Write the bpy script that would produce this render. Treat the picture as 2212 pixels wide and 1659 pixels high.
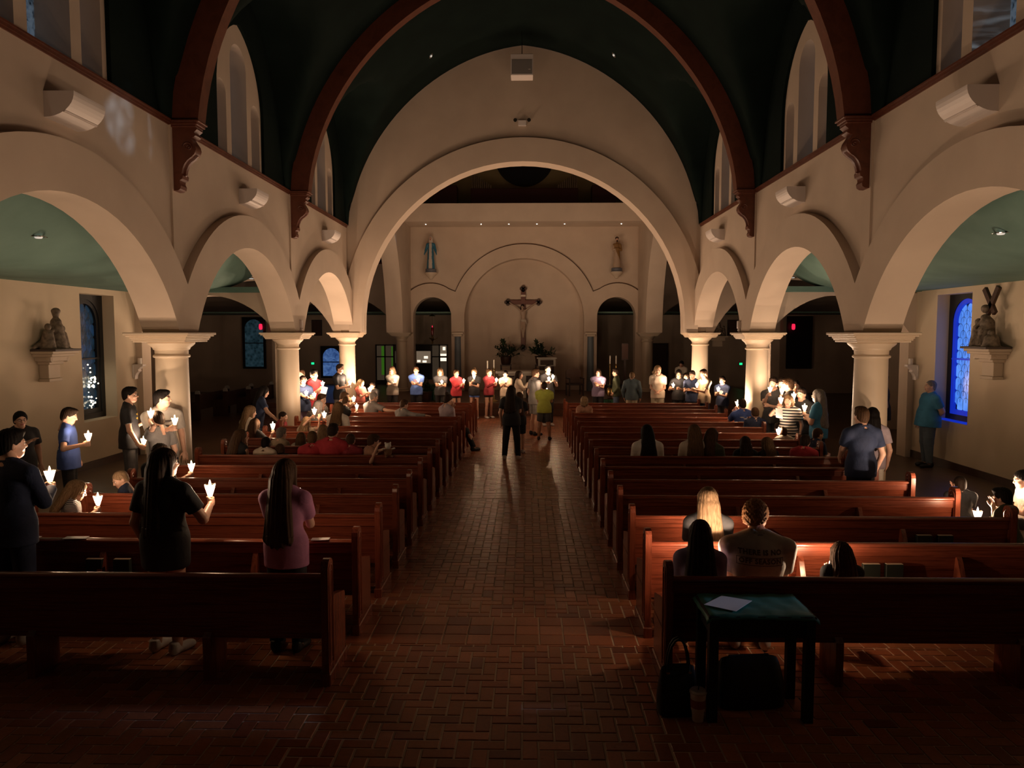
import bpy, bmesh, math, random
import numpy as np
from mathutils import Vector, Matrix
from mathutils.bvhtree import BVHTree
for o in list(bpy.data.objects): bpy.data.objects.remove(o)
SC = bpy.context.scene
COL = SC.collection
random.seed(7); RNG = np.random.RandomState(5)
PI = math.pi

# ---------------------------------------------------------------- camera, world, exposure
F_PX, CX_PX, CY_PX = 1597.0, 1106.0, 829.5          # focal length and centre in the 2212 x 1659 frame
PITCH, YAW = math.atan(111 / F_PX), math.atan(33 / F_PX)
CAM = Vector((0.14, 0.0, 2.72))
cd = bpy.data.cameras.new('camera'); cd.sensor_width = 36; cd.lens = F_PX * 36 / 2212; cd.clip_end = 200
cam = bpy.data.objects.new('camera', cd); COL.objects.link(cam); cam.location = CAM
cam.rotation_euler = (PI / 2 - PITCH, 0, YAW); SC.camera = cam
wd = bpy.data.worlds.new('night'); SC.world = wd; wd.use_nodes = True
wd.node_tree.nodes['Background'].inputs[0].default_value = (0.10, 0.16, 0.32, 1)
wd.node_tree.nodes['Background'].inputs[1].default_value = 0.02
SC.view_settings.view_transform = 'Standard'; SC.view_settings.look = 'None'
SC.view_settings.gamma = 1.0; SC.view_settings.use_curve_mapping = False
SC.view_settings.exposure = 1.65
SC.cycles.use_adaptive_sampling = True; SC.cycles.adaptive_threshold = 0.03; SC.cycles.max_bounces = 6; SC.cycles.diffuse_bounces = 3; SC.cycles.glossy_bounces = 3
SC.cycles.transmission_bounces = 4; SC.cycles.transparent_max_bounces = 6
SC.cycles.sample_clamp_indirect = 3.0; SC.cycles.use_light_tree = True
SC.cycles.caustics_reflective = False; SC.cycles.caustics_refractive = False
CANDLE_W = 11.0                                     # candle strength
CANDLE_COL = (1.0, 0.68, 0.45)
def street_lamp(loc, target, watts, col, angle, blend=0.6):
    l = bpy.data.lights.new('street_lamp_light', 'SPOT'); l.energy = watts; l.color = col
    l.spot_size = angle; l.spot_blend = blend; l.shadow_soft_size = 0.12
    o = bpy.data.objects.new('street_lamp_light', l); COL.objects.link(o); o.location = loc
    o.rotation_euler = (Vector(target) - Vector(loc)).to_track_quat('-Z', 'Y').to_euler()
    return o
# lamps standing outside in the car park, shining in through the clerestory and aisle windows
street_lamp((19.0, 7.35, 7.0), (-5.2, 10.1, 5.5), 5000, (0.80, 0.90, 1.0), 0.05)
street_lamp((20.0, 6.3, 6.0), (1.9, 5.5, 0.9), 1300, (0.55, 0.66, 1.0), 0.06)
street_lamp((24.0, 25.3, 7.0), (-4.8, 27.5, 5.75), 14000, (0.80, 0.90, 1.0), 0.05)

# ---------------------------------------------------------------- pixel -> place
def ray(x, y):
    v = Vector(((x - CX_PX) / F_PX, 1.0, -(y - CY_PX) / F_PX))
    return Matrix.Rotation(YAW, 3, 'Z') @ (Matrix.Rotation(-PITCH, 3, 'X') @ v)
def atY(x, y, Y): r = ray(x, y); return CAM + r * (Y / r.y)
def atX(x, y, X): r = ray(x, y); return CAM + r * ((X - CAM.x) / r.x)
def FZ(y):                                          # the nave floor falls gently towards the altar
    return -0.0107 * (min(y, 21.5) - 6.6)
def proj(p):
    v = Matrix.Rotation(PITCH, 3, 'X') @ (Matrix.Rotation(-YAW, 3, 'Z') @ (Vector(p) - CAM))
    return CX_PX + F_PX * v.x / v.y, CY_PX - F_PX * v.z / v.y
ROW = [5.53 + 0.98 * i for i in range(17)]          # pew backs

# ---------------------------------------------------------------- materials
MATS = {}
def mat(name, col, rough=0.6, metal=0.0, spec=0.5, emit=None, estr=0.0, build=None, trans=0.0):
    if name in MATS: return MATS[name]
    m = bpy.data.materials.new(name); m.use_nodes = True; MATS[name] = m
    b = m.node_tree.nodes['Principled BSDF']
    b.inputs['Base Color'].default_value = (*col, 1); b.inputs['Roughness'].default_value = rough
    b.inputs['Metallic'].default_value = metal; b.inputs['Specular IOR Level'].default_value = spec
    if emit: b.inputs['Emission Color'].default_value = (*emit, 1); b.inputs['Emission Strength'].default_value = estr
    if build: build(m, m.node_tree, b)
    return m
def nd(nt, t, **kw):
    n = nt.nodes.new(t)
    for k, v in kw.items():
        if k in n.inputs: n.inputs[k].default_value = v
        else: setattr(n, k, v)
    return n
def ramp(nt, fac, stops):
    r = nt.nodes.new('ShaderNodeValToRGB'); e = r.color_ramp.elements
    while len(e) < len(stops): e.new(0.5)
    for i, (p, c) in enumerate(stops): e[i].position = p; e[i].color = (*c, 1)
    nt.links.new(fac, r.inputs[0]); return r.outputs[0]
def coords(nt, scale=(1, 1, 1), kind='Object'):
    t = nt.nodes.new('ShaderNodeTexCoord'); mp = nt.nodes.new('ShaderNodeMapping')
    nt.links.new(t.outputs[kind], mp.inputs[0]); mp.inputs['Scale'].default_value = scale
    return mp.outputs[0]
def bump(nt, b, h, strength, dist=0.01):
    n = nt.nodes.new('ShaderNodeBump'); n.inputs['Strength'].default_value = strength
    n.inputs['Distance'].default_value = dist
    nt.links.new(h, n.inputs['Height']); nt.links.new(n.outputs[0], b.inputs['Normal'])
def plaster(c1, c2, sc=1.5):
    def f(m, nt, b):
        v = coords(nt); n = nd(nt, 'ShaderNodeTexNoise', Scale=sc, Detail=4.0); nt.links.new(v, n.inputs[0])
        nt.links.new(ramp(nt, n.outputs[0], [(0.3, c1), (0.7, c2)]), b.inputs['Base Color'])
        n2 = nd(nt, 'ShaderNodeTexNoise', Scale=60.0, Detail=3.0); nt.links.new(v, n2.inputs[0])
        bump(nt, b, n2.outputs[0], 0.15, 0.004)
    return f
def wood(c1, c2, scale, sc=6.0):
    def f(m, nt, b):
        v = coords(nt, scale)
        n = nd(nt, 'ShaderNodeTexNoise', Scale=sc, Detail=6.0, Roughness=0.65, Distortion=0.6); nt.links.new(v, n.inputs[0])
        nt.links.new(ramp(nt, n.outputs[0], [(0.32, c1), (0.5, c2), (0.62, [a * 0.75 + d * 0.25 for a, d in zip(c1, c2)]), (0.75, c2)]), b.inputs['Base Color'])
        bump(nt, b, n.outputs[0], 0.08, 0.004)
    return f
M_wall = mat('cream_plaster', (.7, .6, .48), .85, build=plaster((.59, .47, .37), (.65, .525, .415)))
M_aislewall = mat('aisle_plaster', (.7, .6, .46), .85, build=plaster((.62, .50, .365), (.68, .555, .41), 0.8))
M_cap = mat('capital_paint', (.67, .545, .41), .45)
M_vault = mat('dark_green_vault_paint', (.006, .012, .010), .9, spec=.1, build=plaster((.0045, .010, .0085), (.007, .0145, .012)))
M_agreen = mat('green_ceiling_paint', (.2, .3, .24), .8, build=plaster((.105, .195, .165), (.155, .265, .225), 1.1))
M_trim = mat('brown_trim', (.16, .048, .025), .42, build=wood((.095, .027, .014), (.14, .042, .022), (1, 1, 1), 3.0))
M_pew = mat('red_oak_pew', (.3, .09, .045), .27, build=wood((.10, .022, .011), (.26, .066, .033), (.35, 6, 14), 3.2))
M_pewV = mat('red_oak_pew_upright', (.3, .09, .045), .27, build=wood((.105, .024, .012), (.25, .064, .032), (6, 6, .45), 3.2))
M_darkwood = mat('dark_wood', (.05, .022, .013), .4, build=wood((.03, .013, .008), (.06, .026, .015), (2, 2, .5), 4.0))
M_black = mat('black_paint', (.008, .008, .009), .55)
M_vinyl = mat('dark_vinyl', (.02, .012, .012), .4)
M_mortar = mat('mortar', (.6, .5, .4), .85, build=plaster((.52, .40, .30), (.66, .52, .40), 9.0))
def brickb(m, nt, b):
    at = nt.nodes.new('ShaderNodeAttribute'); at.attribute_name = 'bvar'
    oi = nt.nodes.new('ShaderNodeObjectInfo')
    ad = nd(nt, 'ShaderNodeMath', operation='ADD'); nt.links.new(at.outputs['Fac'], ad.inputs[0]); nt.links.new(oi.outputs['Random'], ad.inputs[1])
    fr = nd(nt, 'ShaderNodeMath', operation='FRACT'); nt.links.new(ad.outputs[0], fr.inputs[0])
    c = ramp(nt, fr.outputs[0], [(0.0, (.29, .088, .042)), (0.3, (.39, .12, .056)), (.55, (.33, .125, .050)), (0.8, (.49, .175, .088)), (1.0, (.21, .062, .038))])
    v = coords(nt, kind='Generated'); n = nd(nt, 'ShaderNodeTexNoise', Scale=40.0, Detail=4.0)
    g = nt.nodes.new('ShaderNodeNewGeometry'); nt.links.new(g.outputs['Position'], n.inputs[0])
    mx = nd(nt, 'ShaderNodeMixRGB', blend_type='MULTIPLY'); mx.inputs[0].default_value = .5
    nt.links.new(c, mx.inputs[1]); nt.links.new(ramp(nt, n.outputs[0], [(.3, (.6, .6, .6)), (.7, (1.1, 1.1, 1.1))]), mx.inputs[2])
    nt.links.new(mx.outputs[0], b.inputs['Base Color'])
    rr = nd(nt, 'ShaderNodeMapRange'); rr.inputs[3].default_value = .22; rr.inputs[4].default_value = .42
    nt.links.new(n.outputs[0], rr.inputs[0]); nt.links.new(rr.outputs[0], b.inputs['Roughness'])
    bump(nt, b, n.outputs[0], .12, .004)
M_brick = mat('brick_paver', (.2, .08, .045), .38, build=brickb)
M_white = mat('white_fixture', (.78, .70, .66), .45)
M_grille = mat('grey_mesh_grille', (.25, .23, .22), .6)
M_chrome = mat('chrome', (.7, .7, .7), .15, metal=1.0)
M_gold = mat('brass', (.55, .38, .15), .3, metal=1.0)
M_glassdark = mat('night_glass', (.012, .022, .035), .12, emit=(.10, .22, .42), estr=.10)
M_lead = mat('lead_came', (.006, .008, .014), .5)

# ---------------------------------------------------------------- mesh helpers
def tag(o, label=None, cat=None, group=None, kind=None):
    if label: o['label'] = label
    if cat: o['category'] = cat
    if group: o['group'] = group
    if kind: o['kind'] = kind
    return o
def mkobj(name, me, m=None, parent=None, loc=None, rot=None):
    o = bpy.data.objects.new(name, me); COL.objects.link(o)
    if m is not None and me is not None and not me.materials: me.materials.append(m)
    if parent is not None: o.parent = parent
    if loc is not None: o.location = loc
    if rot is not None: o.rotation_euler = rot
    return o
def empty(name, loc=(0, 0, 0), rz=0, label=None, cat=None, group=None):
    o = bpy.data.objects.new(name, None); COL.objects.link(o); o.location = loc
    o.rotation_euler = (0, 0, rz); o.empty_display_size = .1
    return tag(o, label, cat, group)
def mesh(name, vs, fs, smooth=False):
    me = bpy.data.meshes.new(name); me.from_pydata([tuple(v) for v in vs], [], fs); me.update()
    if smooth: me.shade_smooth()
    return me
class MB:
    """collects simple solids into one mesh"""
    def __init__(s): s.v = []; s.f = []
    def add(s, vs, fs):
        n = len(s.v); s.v += [tuple(v) for v in vs]; s.f += [tuple(i + n for i in f) for f in fs]; return s
    def box(s, x0, x1, y0, y1, z0, z1, c=0.0):
        if c <= 0:
            vs = [(x, y, z) for z in (z0, z1) for y in (y0, y1) for x in (x0, x1)]
            return s.add(vs, [(0, 2, 3, 1), (4, 5, 7, 6), (0, 1, 5, 4), (2, 6, 7, 3), (0, 4, 6, 2), (1, 3, 7, 5)])
        bm = bmesh.new(); bmesh.ops.create_cube(bm, size=1)
        for v in bm.verts: v.co = ((x0 + x1) / 2 + v.co.x * (x1 - x0), (y0 + y1) / 2 + v.co.y * (y1 - y0), (z0 + z1) / 2 + v.co.z * (z1 - z0))
        bmesh.ops.bevel(bm, geom=bm.edges[:], offset=c, segments=1, affect='EDGES'); bm.verts.index_update()
        s.add([v.co[:] for v in bm.verts], [[v.index for v in f.verts] for f in bm.faces]); bm.free(); return s
    def lathe(s, prof, seg=24, c=(0, 0), cap=True):
        n = len(prof); vs = []; fs = []
        for i in range(seg):
            a = 2 * PI * i / seg
            vs += [(c[0] + r * math.cos(a), c[1] + r * math.sin(a), z) for r, z in prof]
        for i in range(seg):
            j = (i + 1) % seg
            fs += [(i * n + k, j * n + k, j * n + k + 1, i * n + k + 1) for k in range(n - 1)]
        if cap: fs += [tuple(i * n for i in range(seg))[::-1], tuple(i * n + n - 1 for i in range(seg))]
        return s.add(vs, fs)
    def tube(s, pts, r, seg=8, caps=True):
        pts = [Vector(p) for p in pts]; rs = r if isinstance(r, (list, tuple)) else [r] * len(pts); vs = []; fs = []
        up = None
        for i, p in enumerate(pts):
            t = (pts[min(i + 1, len(pts) - 1)] - pts[max(i - 1, 0)]).normalized()
            if up is None: up = Vector((0, 0, 1)) if abs(t.z) < .9 else Vector((1, 0, 0))
            x = t.cross(up).normalized(); y = x.cross(t).normalized(); up = y
            vs += [p + (x * math.cos(2 * PI * k / seg) + y * math.sin(2 * PI * k / seg)) * rs[i] for k in range(seg)]
        for i in range(len(pts) - 1):
            fs += [(i * seg + k, i * seg + (k + 1) % seg, (i + 1) * seg + (k + 1) % seg, (i + 1) * seg + k) for k in range(seg)]
        if caps: fs += [tuple(range(seg))[::-1], tuple(range((len(pts) - 1) * seg, len(pts) * seg))]
        return s.add(vs, fs)
    def prism(s, poly, t0, t1, f=lambda u, v, t: (t, u, v)):
        n = len(poly); vs = [f(u, v, t0) for u, v in poly] + [f(u, v, t1) for u, v in poly]
        fs = [tuple(range(n)), tuple(range(n, 2 * n))[::-1]] + [(i, i + n, (i + 1) % n + n, (i + 1) % n) for i in range(n)]
        return s.add(vs, fs)
    def me(s, name, smooth=False):
        m = mesh(name, s.v, s.f); bm = bmesh.new(); bm.from_mesh(m)
        bmesh.ops.recalc_face_normals(bm, faces=bm.faces); bm.to_mesh(m); bm.free()
        if smooth:
            m.shade_smooth(); m.set_sharp_from_angle(angle=math.radians(35))
        return m
    def ob(s, name, m, parent=None, loc=None, rot=None, smooth=False):
        return mkobj(name, s.me(name, smooth), m, parent, loc, rot)
def sheet(name, loops, t0, t1, f, m, parent=None, smooth=True):
    """filled 2-D outline with holes, given real thickness from t0 to t1; f maps (u, v, t) to the place"""
    cu = bpy.data.curves.new(name, 'CURVE'); cu.dimensions = '2D'; cu.fill_mode = 'BOTH'; cu.extrude = .5
    for lp in loops:
        sp = cu.splines.new('POLY'); sp.points.add(len(lp) - 1); sp.use_cyclic_u = True
        for p, (u, v) in zip(sp.points, lp): p.co = (u, v, 0, 1)
    o = bpy.data.objects.new(name, cu); me = bpy.data.meshes.new_from_object(o)
    bpy.data.objects.remove(o); bpy.data.curves.remove(cu)
    for v in me.vertices: v.co = f(v.co.x, v.co.y, t0 if v.co.z < 0 else t1)
    bm = bmesh.new(); bm.from_mesh(me); bmesh.ops.remove_doubles(bm, verts=bm.verts, dist=.0004)
    bmesh.ops.recalc_face_normals(bm, faces=bm.faces); bm.to_mesh(me); bm.free()
    me.materials.clear(); me.name = name
    if smooth: me.shade_smooth(); me.set_sharp_from_angle(angle=math.radians(25))
    return mkobj(name, me, m, parent)
def arc(cu, cv, r, a0, a1, n, rb=None):
    rb = rb or r
    return [(cu + r * math.cos(a0 + (a1 - a0) * i / n), cv + rb * math.sin(a0 + (a1 - a0) * i / n)) for i in range(n + 1)]
def S(o, kind='structure'): o['kind'] = kind; return o
def copytree(o, parent=None):
    c = o.copy(); COL.objects.link(c); c.parent = parent
    for ch in o.children: copytree(ch, c)
    return c
# ================================================================ STRUCTURE
def glassmix(m, nt, bs):
    out = nt.nodes['Material Output']
    tr = nt.nodes.new('ShaderNodeBsdfTransparent'); tr.inputs[0].default_value = (.75, .85, .95, 1)
    mx = nt.nodes.new('ShaderNodeMixShader'); v = coords(nt); n = nd(nt, 'ShaderNodeTexNoise', Scale=7.0, Detail=5.0, Distortion=1.5)
    nt.links.new(v, n.inputs[0])
    c = ramp(nt, n.outputs[0], [(.42, (0, 0, 0)), (.62, (1, 1, 1))])
    bs.inputs['Base Color'].default_value = (.06, .09, .13, 1); bs.inputs['Roughness'].default_value = .2; bs.inputs['Emission Color'].default_value = (.5, .66, .85, 1); bs.inputs['Emission Strength'].default_value = .035
    nt.links.new(c, mx.inputs[0]); nt.links.new(bs.outputs[0], mx.inputs[1]); nt.links.new(tr.outputs[0], mx.inputs[2]); nt.links.new(mx.outputs[0], out.inputs[0])
XI, XU, XO, XA = 5.085, 5.24, 5.65, 8.9
BAY = 5.585; COLY = [0.185 + BAY * i for i in range(5)]          # column lines, the last at the chancel arch
BC = [COLY[i] + BAY / 2 for i in range(4)]
AI, AO = (1.578, 2.734), (1.4925, 3.4156)                        # arcade arch circles: centre height, radius
Z0 = 2.72
hs = math.sqrt(AI[1] ** 2 - (Z0 - AI[0]) ** 2)
def inner_arc(c, n=28):
    a = math.acos(hs / AI[1]); return arc(c, AI[0], AI[1], PI - a, a, n)
def outer_arc(c, n=28, r=AO[1], half=BAY / 2):
    a = math.acos(min(1, half / r)); return arc(c, AO[0], r, PI - a, a, n)
VR = 5.18
def z_main(x):
    x = min(abs(x), VR); th = math.acos(x / VR)
    # slightly flattened haunches
    lo = th
    for _ in range(12):
        r = VR * (1 - .05 * math.sin(2 * lo)); lo = math.acos(min(1, x / r))
    return 5.9 + VR * (1 - .05 * math.sin(2 * lo)) * math.sin(lo)
def z_cross(y):
    i = math.floor((y - COLY[0]) / BAY); c = COLY[0] + (i + .5) * BAY
    u = min(1, abs(y - c) / 2.25); return 5.9 + 3.3 * math.sqrt(1 - u * u)
# ---- floor: mortar bed
b = MB(); ys = [-2.6, 21.5, 25.6]
b.add([(x, y, FZ(y) - .0055) for y in ys for x in (-18, 18)], [(0, 1, 3, 2), (2, 3, 5, 4)])
b.add([(x, y, FZ(y) - .2) for y in ys for x in (-18, 18)], [(0, 2, 3, 1), (2, 4, 5, 3)])
floor = S(b.ob('floor', M_mortar)); floor['label'] = 'brick paved church floor with pale mortar joints'
# bricks: herringbone fields between bands of square pavers
U = .1079; bricks = []                                           # x0, x1, y0, y1, full
J = .0072
bands = [(.30, .95), (6.28, 6.93), (12.26, 12.91), (18.24, 18.89)]
fields = [(.95, 6.28), (6.93, 12.26), (12.91, 18.24), (18.89, 25.5)]
XB = 5.9
for y0, y1 in bands:
    for r in range(3):
        ya, yb = y0 + r * 2 * U, y0 + (r + 1) * 2 * U
        n = int(2 * XB / (2 * U)); off = .035
        for i in range(-n // 2, n // 2):
            bricks.append((off + i * 2 * U, off + (i + 1) * 2 * U, ya, min(yb, y1), 'S'))
for y0, y1 in fields:
    nb = int((y1 - y0) / U) + 1; na = int(XB / U); fb = []
    for bb in range(nb):
        for a in range(-na, na):
            m = (a + bb) % 4
            if m == 0: fb.append((a * U, (a + 2) * U, y0 + bb * U, y0 + (bb + 1) * U, 'H'))
            elif m == 2: fb.append((a * U, (a + 1) * U, y0 + bb * U, y0 + (bb + 2) * U, 'V'))
            if bb == 0 and m == 3: fb.append((a * U, (a + 1) * U, y0, y0 + U, 'C'))
    fb = [(p[0], p[1], p[2], min(p[3], y1), p[4] if p[3] <= y1 + 1e-6 else 'C') for p in fb]
    bricks += [p for p in fb if p[3] - p[2] > .02]
cand = []
for i, p in enumerate(bricks):
    cx_, cy_ = (p[0] + p[1]) / 2, (p[2] + p[3]) / 2
    if p[4] in 'HVS' and 4.3 < cy_ < 9 and -1.46 < cx_ < 1.22:
        q = proj((cx_, cy_, FZ(cy_)))
        if 0 < q[0] < 2212 and 0 < q[1] < 1665: cand.append((cy_, i))
cand = set(i for _, i in sorted(cand)[:295])
bm_cache = {}
def brickmesh(w, l, k):
    if k not in bm_cache:
        c = .004; w2, l2 = w / 2 - J, l / 2 - J
        vs = [(-w2, -l2, -.016), (w2, -l2, -.016), (w2, l2, -.016), (-w2, l2, -.016), (-w2, -l2, -.003), (w2, -l2, -.003), (w2, l2, -.003), (-w2, l2, -.003),
              (-w2 + c, -l2 + c, 0), (w2 - c, -l2 + c, 0), (w2 - c, l2 - c, 0), (-w2 + c, l2 - c, 0)]
        fs = [(8, 9, 10, 11)] + [(a, (a + 1) % 4, (a + 1) % 4 + 4, a + 4) for a in range(4)] + [(a + 4, (a + 1) % 4 + 4, (a + 1) % 4 + 8, a + 8) for a in range(4)]
        me = mesh('brick', vs, fs); me.materials.append(M_brick); bm_cache[k] = me
    return bm_cache[k]
sv, sf, sb = [], [], []
for i, (x0, x1, y0, y1, k) in enumerate(bricks):
    cx_, cy_ = (x0 + x1) / 2, (y0 + y1) / 2
    if i in cand:
        nm = 'square_paver' if k == 'S' else 'brick'
        o = mkobj(nm, brickmesh(x1 - x0, y1 - y0, k), None, floor, (cx_, cy_, FZ(cy_) + random.uniform(-.0012, .0012)), (-.0107, random.uniform(-.006, .006), random.uniform(-.006, .006)))
    else:
        n = len(sv); zz = random.uniform(-.0012, .0012); t = random.random()
        for (x, y) in ((x0 + J, y0 + J), (x1 - J, y0 + J), (x1 - J, y1 - J), (x0 + J, y1 - J)): sv.append((x, y, FZ(y) - .016)); sv.append((x, y, FZ(y) + zz))
        sf += [(n + 1, n + 3, n + 5, n + 7)] + [(n + 2 * a, n + (2 * a + 2) % 8, n + (2 * a + 3) % 8, n + 2 * a + 1) for a in range(4)]
        sb += [t] * 8
me = mesh('brick_paving', sv, sf); at = me.attributes.new('bvar', 'FLOAT', 'POINT'); at.data.foreach_set('value', sb)
o = mkobj('brick_paving', me, M_brick, floor); o['kind'] = 'stuff'
# side aisle floors: dark boards in front of the outer walls
for s, nm in ((-1, 'left'), (1, 'right')):
    b = MB()
    b.add([(s * x, y, FZ(y)) for y in (-2.6, 21.5, 25.5) for x in (XB - .01, 18)], [(0, 1, 3, 2), (2, 3, 5, 4)])
    S(b.ob('floor_' + nm, mat('aisle_brown_floor', (.10, .055, .03), .35, build=plaster((.085, .045, .024), (.12, .065, .036), 3))))
# ---- nave side walls
fL = lambda s: (lambda u, v, t: Vector((s * t, u, v)))
for s, nm in ((-1, 'left'), (1, 'right')):
    wall = None
    # arcade band: piers, arch faces and soffits
    path = [(-2.6, Z0), (COLY[0] + (BAY / 2 - hs), Z0)]
    for c in BC: path += inner_arc(c)
    path += [(22.62, Z0), (22.62, 3.5)]
    for c in BC[::-1]: path += outer_arc(c)[::-1]
    path += [(-2.6, 3.5)]
    cl = []
    for p in path:
        if not cl or (abs(p[0] - cl[-1][0]) + abs(p[1] - cl[-1][1])) > 1e-4: cl.append(p)
    wall = S(sheet('wall_' + nm, [cl], XI, XO, fL(s), M_wall)); wall['label'] = 'cream plaster arcade wall with round arches'
    # upper wall set back behind the arch bands
    low = [(-2.6, 3.2)]
    for c in BC: low += outer_arc(c, r=3.1, half=2.6)
    low += [(22.5, 3.2), (22.5, 5.92), (-2.6, 5.92)]
    S(sheet('upper_wall', [low], XU, XO - .03, fL(s), M_wall, wall))
    b = MB().box(s * 5.2, s * 5.6, -2.6, -.1, -.1, 5.9); S(b.ob('return_wall', M_wall, wall))
    for y in COLY[1:4]:
        MB().box(*(sorted((s * (XU + .02), s * (XU - .03)))), y - .15, y + .13, 3.7, 5.86).ob('pilaster', M_wall, wall)
    # clerestory: dark green lunette wall with a pointed recess holding three lancets
    for i, c in enumerate(BC):
        yy = [c - BAY / 2 + BAY * k / 40 for k in range(41)]
        hw = 1.14
        r_ = 2.55; zc = 7.0
        lan = [(c - hw, 5.90), (c + hw, 5.90)]
        R = (1.45 ** 2 + hw ** 2) / (2 * hw)
        lan += [(c + hw - R + R * math.cos(a), zc + R * math.sin(a)) for a in np.linspace(0, math.asin(1.45 / R), 12)]
        lan += [(c - hw + R - R * math.cos(a), zc + R * math.sin(a)) for a in np.linspace(math.asin(1.45 / R), 0, 12)][1:]
        out = [(yy[0], 5.86), (yy[-1], 5.86)] + [(y, max(5.9, z_cross(y)) + .12) for y in yy[::-1]]
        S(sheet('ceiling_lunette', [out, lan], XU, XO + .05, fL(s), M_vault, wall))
        w = empty('window_%d' % (1 + i + (0 if s < 0 else 4)), (0, 0, 0)); S(w)
        w['label'] = 'three lancet clerestory window in a pointed cream surround'
        def lanc(c0, h0, zs, n=12): return [(c0 - h0, 5.94), (c0 + h0, 5.94)] + arc(c0, zs, h0, 0, PI, n)
        holes = [lanc(c, .39, 7.7), lanc(c - .82, .22, 7.0), lanc(c + .82, .22, 7.0)]
        lan2 = [(c + (u - c) * 1.02, v + .02 * (v > 6)) for u, v in lan]
        sheet('surround', [lan2] + holes, XU + .06, XU + .50, fL(s), M_wall, w)
        for k, (c0, h0, zs) in enumerate(((c, .39, 7.7), (c - .82, .22, 7.0), (c + .82, .22, 7.0))):
            g = sheet('pane', [lanc(c0, h0 + .02, zs)], XU + .485, XU + .495, fL(s), MATS.get('clerestory_glass') or mat('clerestory_glass', (.5, .6, .7), .3, build=lambda m, nt, bs: glassmix(m, nt, bs)), w)
            MB().box(*sorted((s * (XU + .46), s * (XU + .5))), c0 - h0, c0 + h0, 6.95, 6.98).ob('glazing_bar', M_lead, w)
    # cornice moulding
    b = MB()
    for (x0, x1, z0, z1) in ((XU - .02, XU + .05, 5.825, 5.85), (XU - .04, XU + .05, 5.85, 5.885), (XU - .06, XU + .05, 5.885, 5.905)):
        b.box(*sorted((s * x0, s * x1)), -2.6, 22.1, z0, z1)
    S(b.ob('trim_1' if s < 0 else 'trim_2', M_trim))
# ---- vault
nx, ny = 60, 200
xs = [-XU - .02 + (2 * XU + .04) * (1 - math.cos(PI * i / nx)) / 2 for i in range(nx + 1)]; ys = [-2.6 + (22.2 + 2.6) * j / ny for j in range(ny + 1)]
vs = [(x, y, max(z_main(x), z_cross(y))) for y in ys for x in xs]
fs = [(j * (nx + 1) + i, (j + 1) * (nx + 1) + i, (j + 1) * (nx + 1) + i + 1, j * (nx + 1) + i + 1) for j in range(ny) for i in range(nx)]
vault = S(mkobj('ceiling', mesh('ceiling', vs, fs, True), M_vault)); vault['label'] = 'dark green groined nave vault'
# unseen back of the nave, behind the camera; made dark to cut its bounce
S(MB().box(-9.2, 9.2, -2.9, -2.6, -.1, 12).ob('wall_back', M_darkwood))
# ---- transverse ribs on scroll corbels
def rib_mesh():
    b = MB(); n = 48; t0, t1 = -.13, .13
    pts = []
    for i in range(n + 1):
        th = PI * i / n
        ro = VR * (1 - .05 * abs(math.sin(2 * th))) + .04
        x, z = ro * math.cos(th), 5.9 + ro * math.sin(th); L = math.hypot(x, z - 5.9); k = (L - .42) / L
        pts.append(((x, z), (x * k, 5.9 + (z - 5.9) * k)))
    vs = []; fs = []
    for o_, i_ in pts: vs += [(o_[0], t0, o_[1]), (i_[0], t0, i_[1]), (i_[0], t1, i_[1]), (o_[0], t1, o_[1])]
    for i in range(n):
        for k in range(3): fs.append((4 * i + k, 4 * i + 4 + k, 4 * i + 5 + k, 4 * i + 1 + k))
    b.add(vs, fs); return b.me('arch_rib', True)
RIB = rib_mesh()
def corbel_parts(s):
    # scroll bracket profile, u = projection from the wall, v = height
    pr = [(0, -.02), (.40, -.02), (.41, -.05), (.36, -.09), (.385, -.14), (.33, -.17), (.30, -.17)]
    pr += [(.33, -.22), (.37, -.28), (.385, -.34), (.36, -.41), (.31, -.46), (.25, -.50), (.20, -.56), (.17, -.63), (.155, -.70)]
    pr += [(.175, -.73), (.165, -.78), (.125, -.80), (.12, -.84), (.14, -.88), (.13, -.93), (.09, -.955), (.0, -.96)]
    b = MB().prism([(s * (XU - .0 - u), 5.82 + v) for u, v in pr], -.10, .10, lambda u, v, t: (u, t, v)); bracket = b.me('scroll_bracket', True)
    b = MB()
    for (p, z0, z1, w) in ((.40, 5.80, 5.83, .135), (.43, 5.83, 5.87, .155), (.46, 5.87, 5.90, .17)):
        b.box(*sorted((s * (XU + .01), s * (XU - p))), -w, w, z0, z1, .006)
    cap = b.me('cap_moulding')
    b = MB(); sp = []
    for k in range(30): a = k * .42; r = .085 * math.exp(-.075 * k); sp.append((s * (XU - .27 + r * math.cos(a)), 0, 5.82 - .31 + r * math.sin(a)))
    for t in (-.10, .10): b.tube([(x, t, z) for x, _, z in sp], .013, 6)
    leaf = [(s * (XU - u), 5.82 + v) for u, v in pr[10:17]]
    b.tube([(u, 0, v) for u, v in leaf], .03, 6)
    scroll = b.me('carved_scroll', True)
    return bracket, cap, scroll
CP = {s: corbel_parts(s) for s in (-1, 1)}
for i, y in enumerate(COLY[1:4]):
    r = empty('arch_rib', (0, y, 0), 0, 'brown timber rib arching across the vault, %s from the altar' % ('third nearest', 'second nearest', 'nearest')[i], 'vault rib', 'timber ribs under the nave vault')
    r['label'] = ('brown timber vault rib landing beside the near wide arcade arch', 'brown timber vault rib between the first and second arcade columns', 'brown timber vault rib closest to the great chancel arch')[i]
    mkobj('rib', RIB, M_trim, r)
    for s in (-1, 1):
        c = mkobj('corbel', CP[s][0], M_trim, r)
        mkobj('cap_moulding', CP[s][1], M_trim, c); mkobj('carved_scroll', CP[s][2], M_trim, c)
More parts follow.
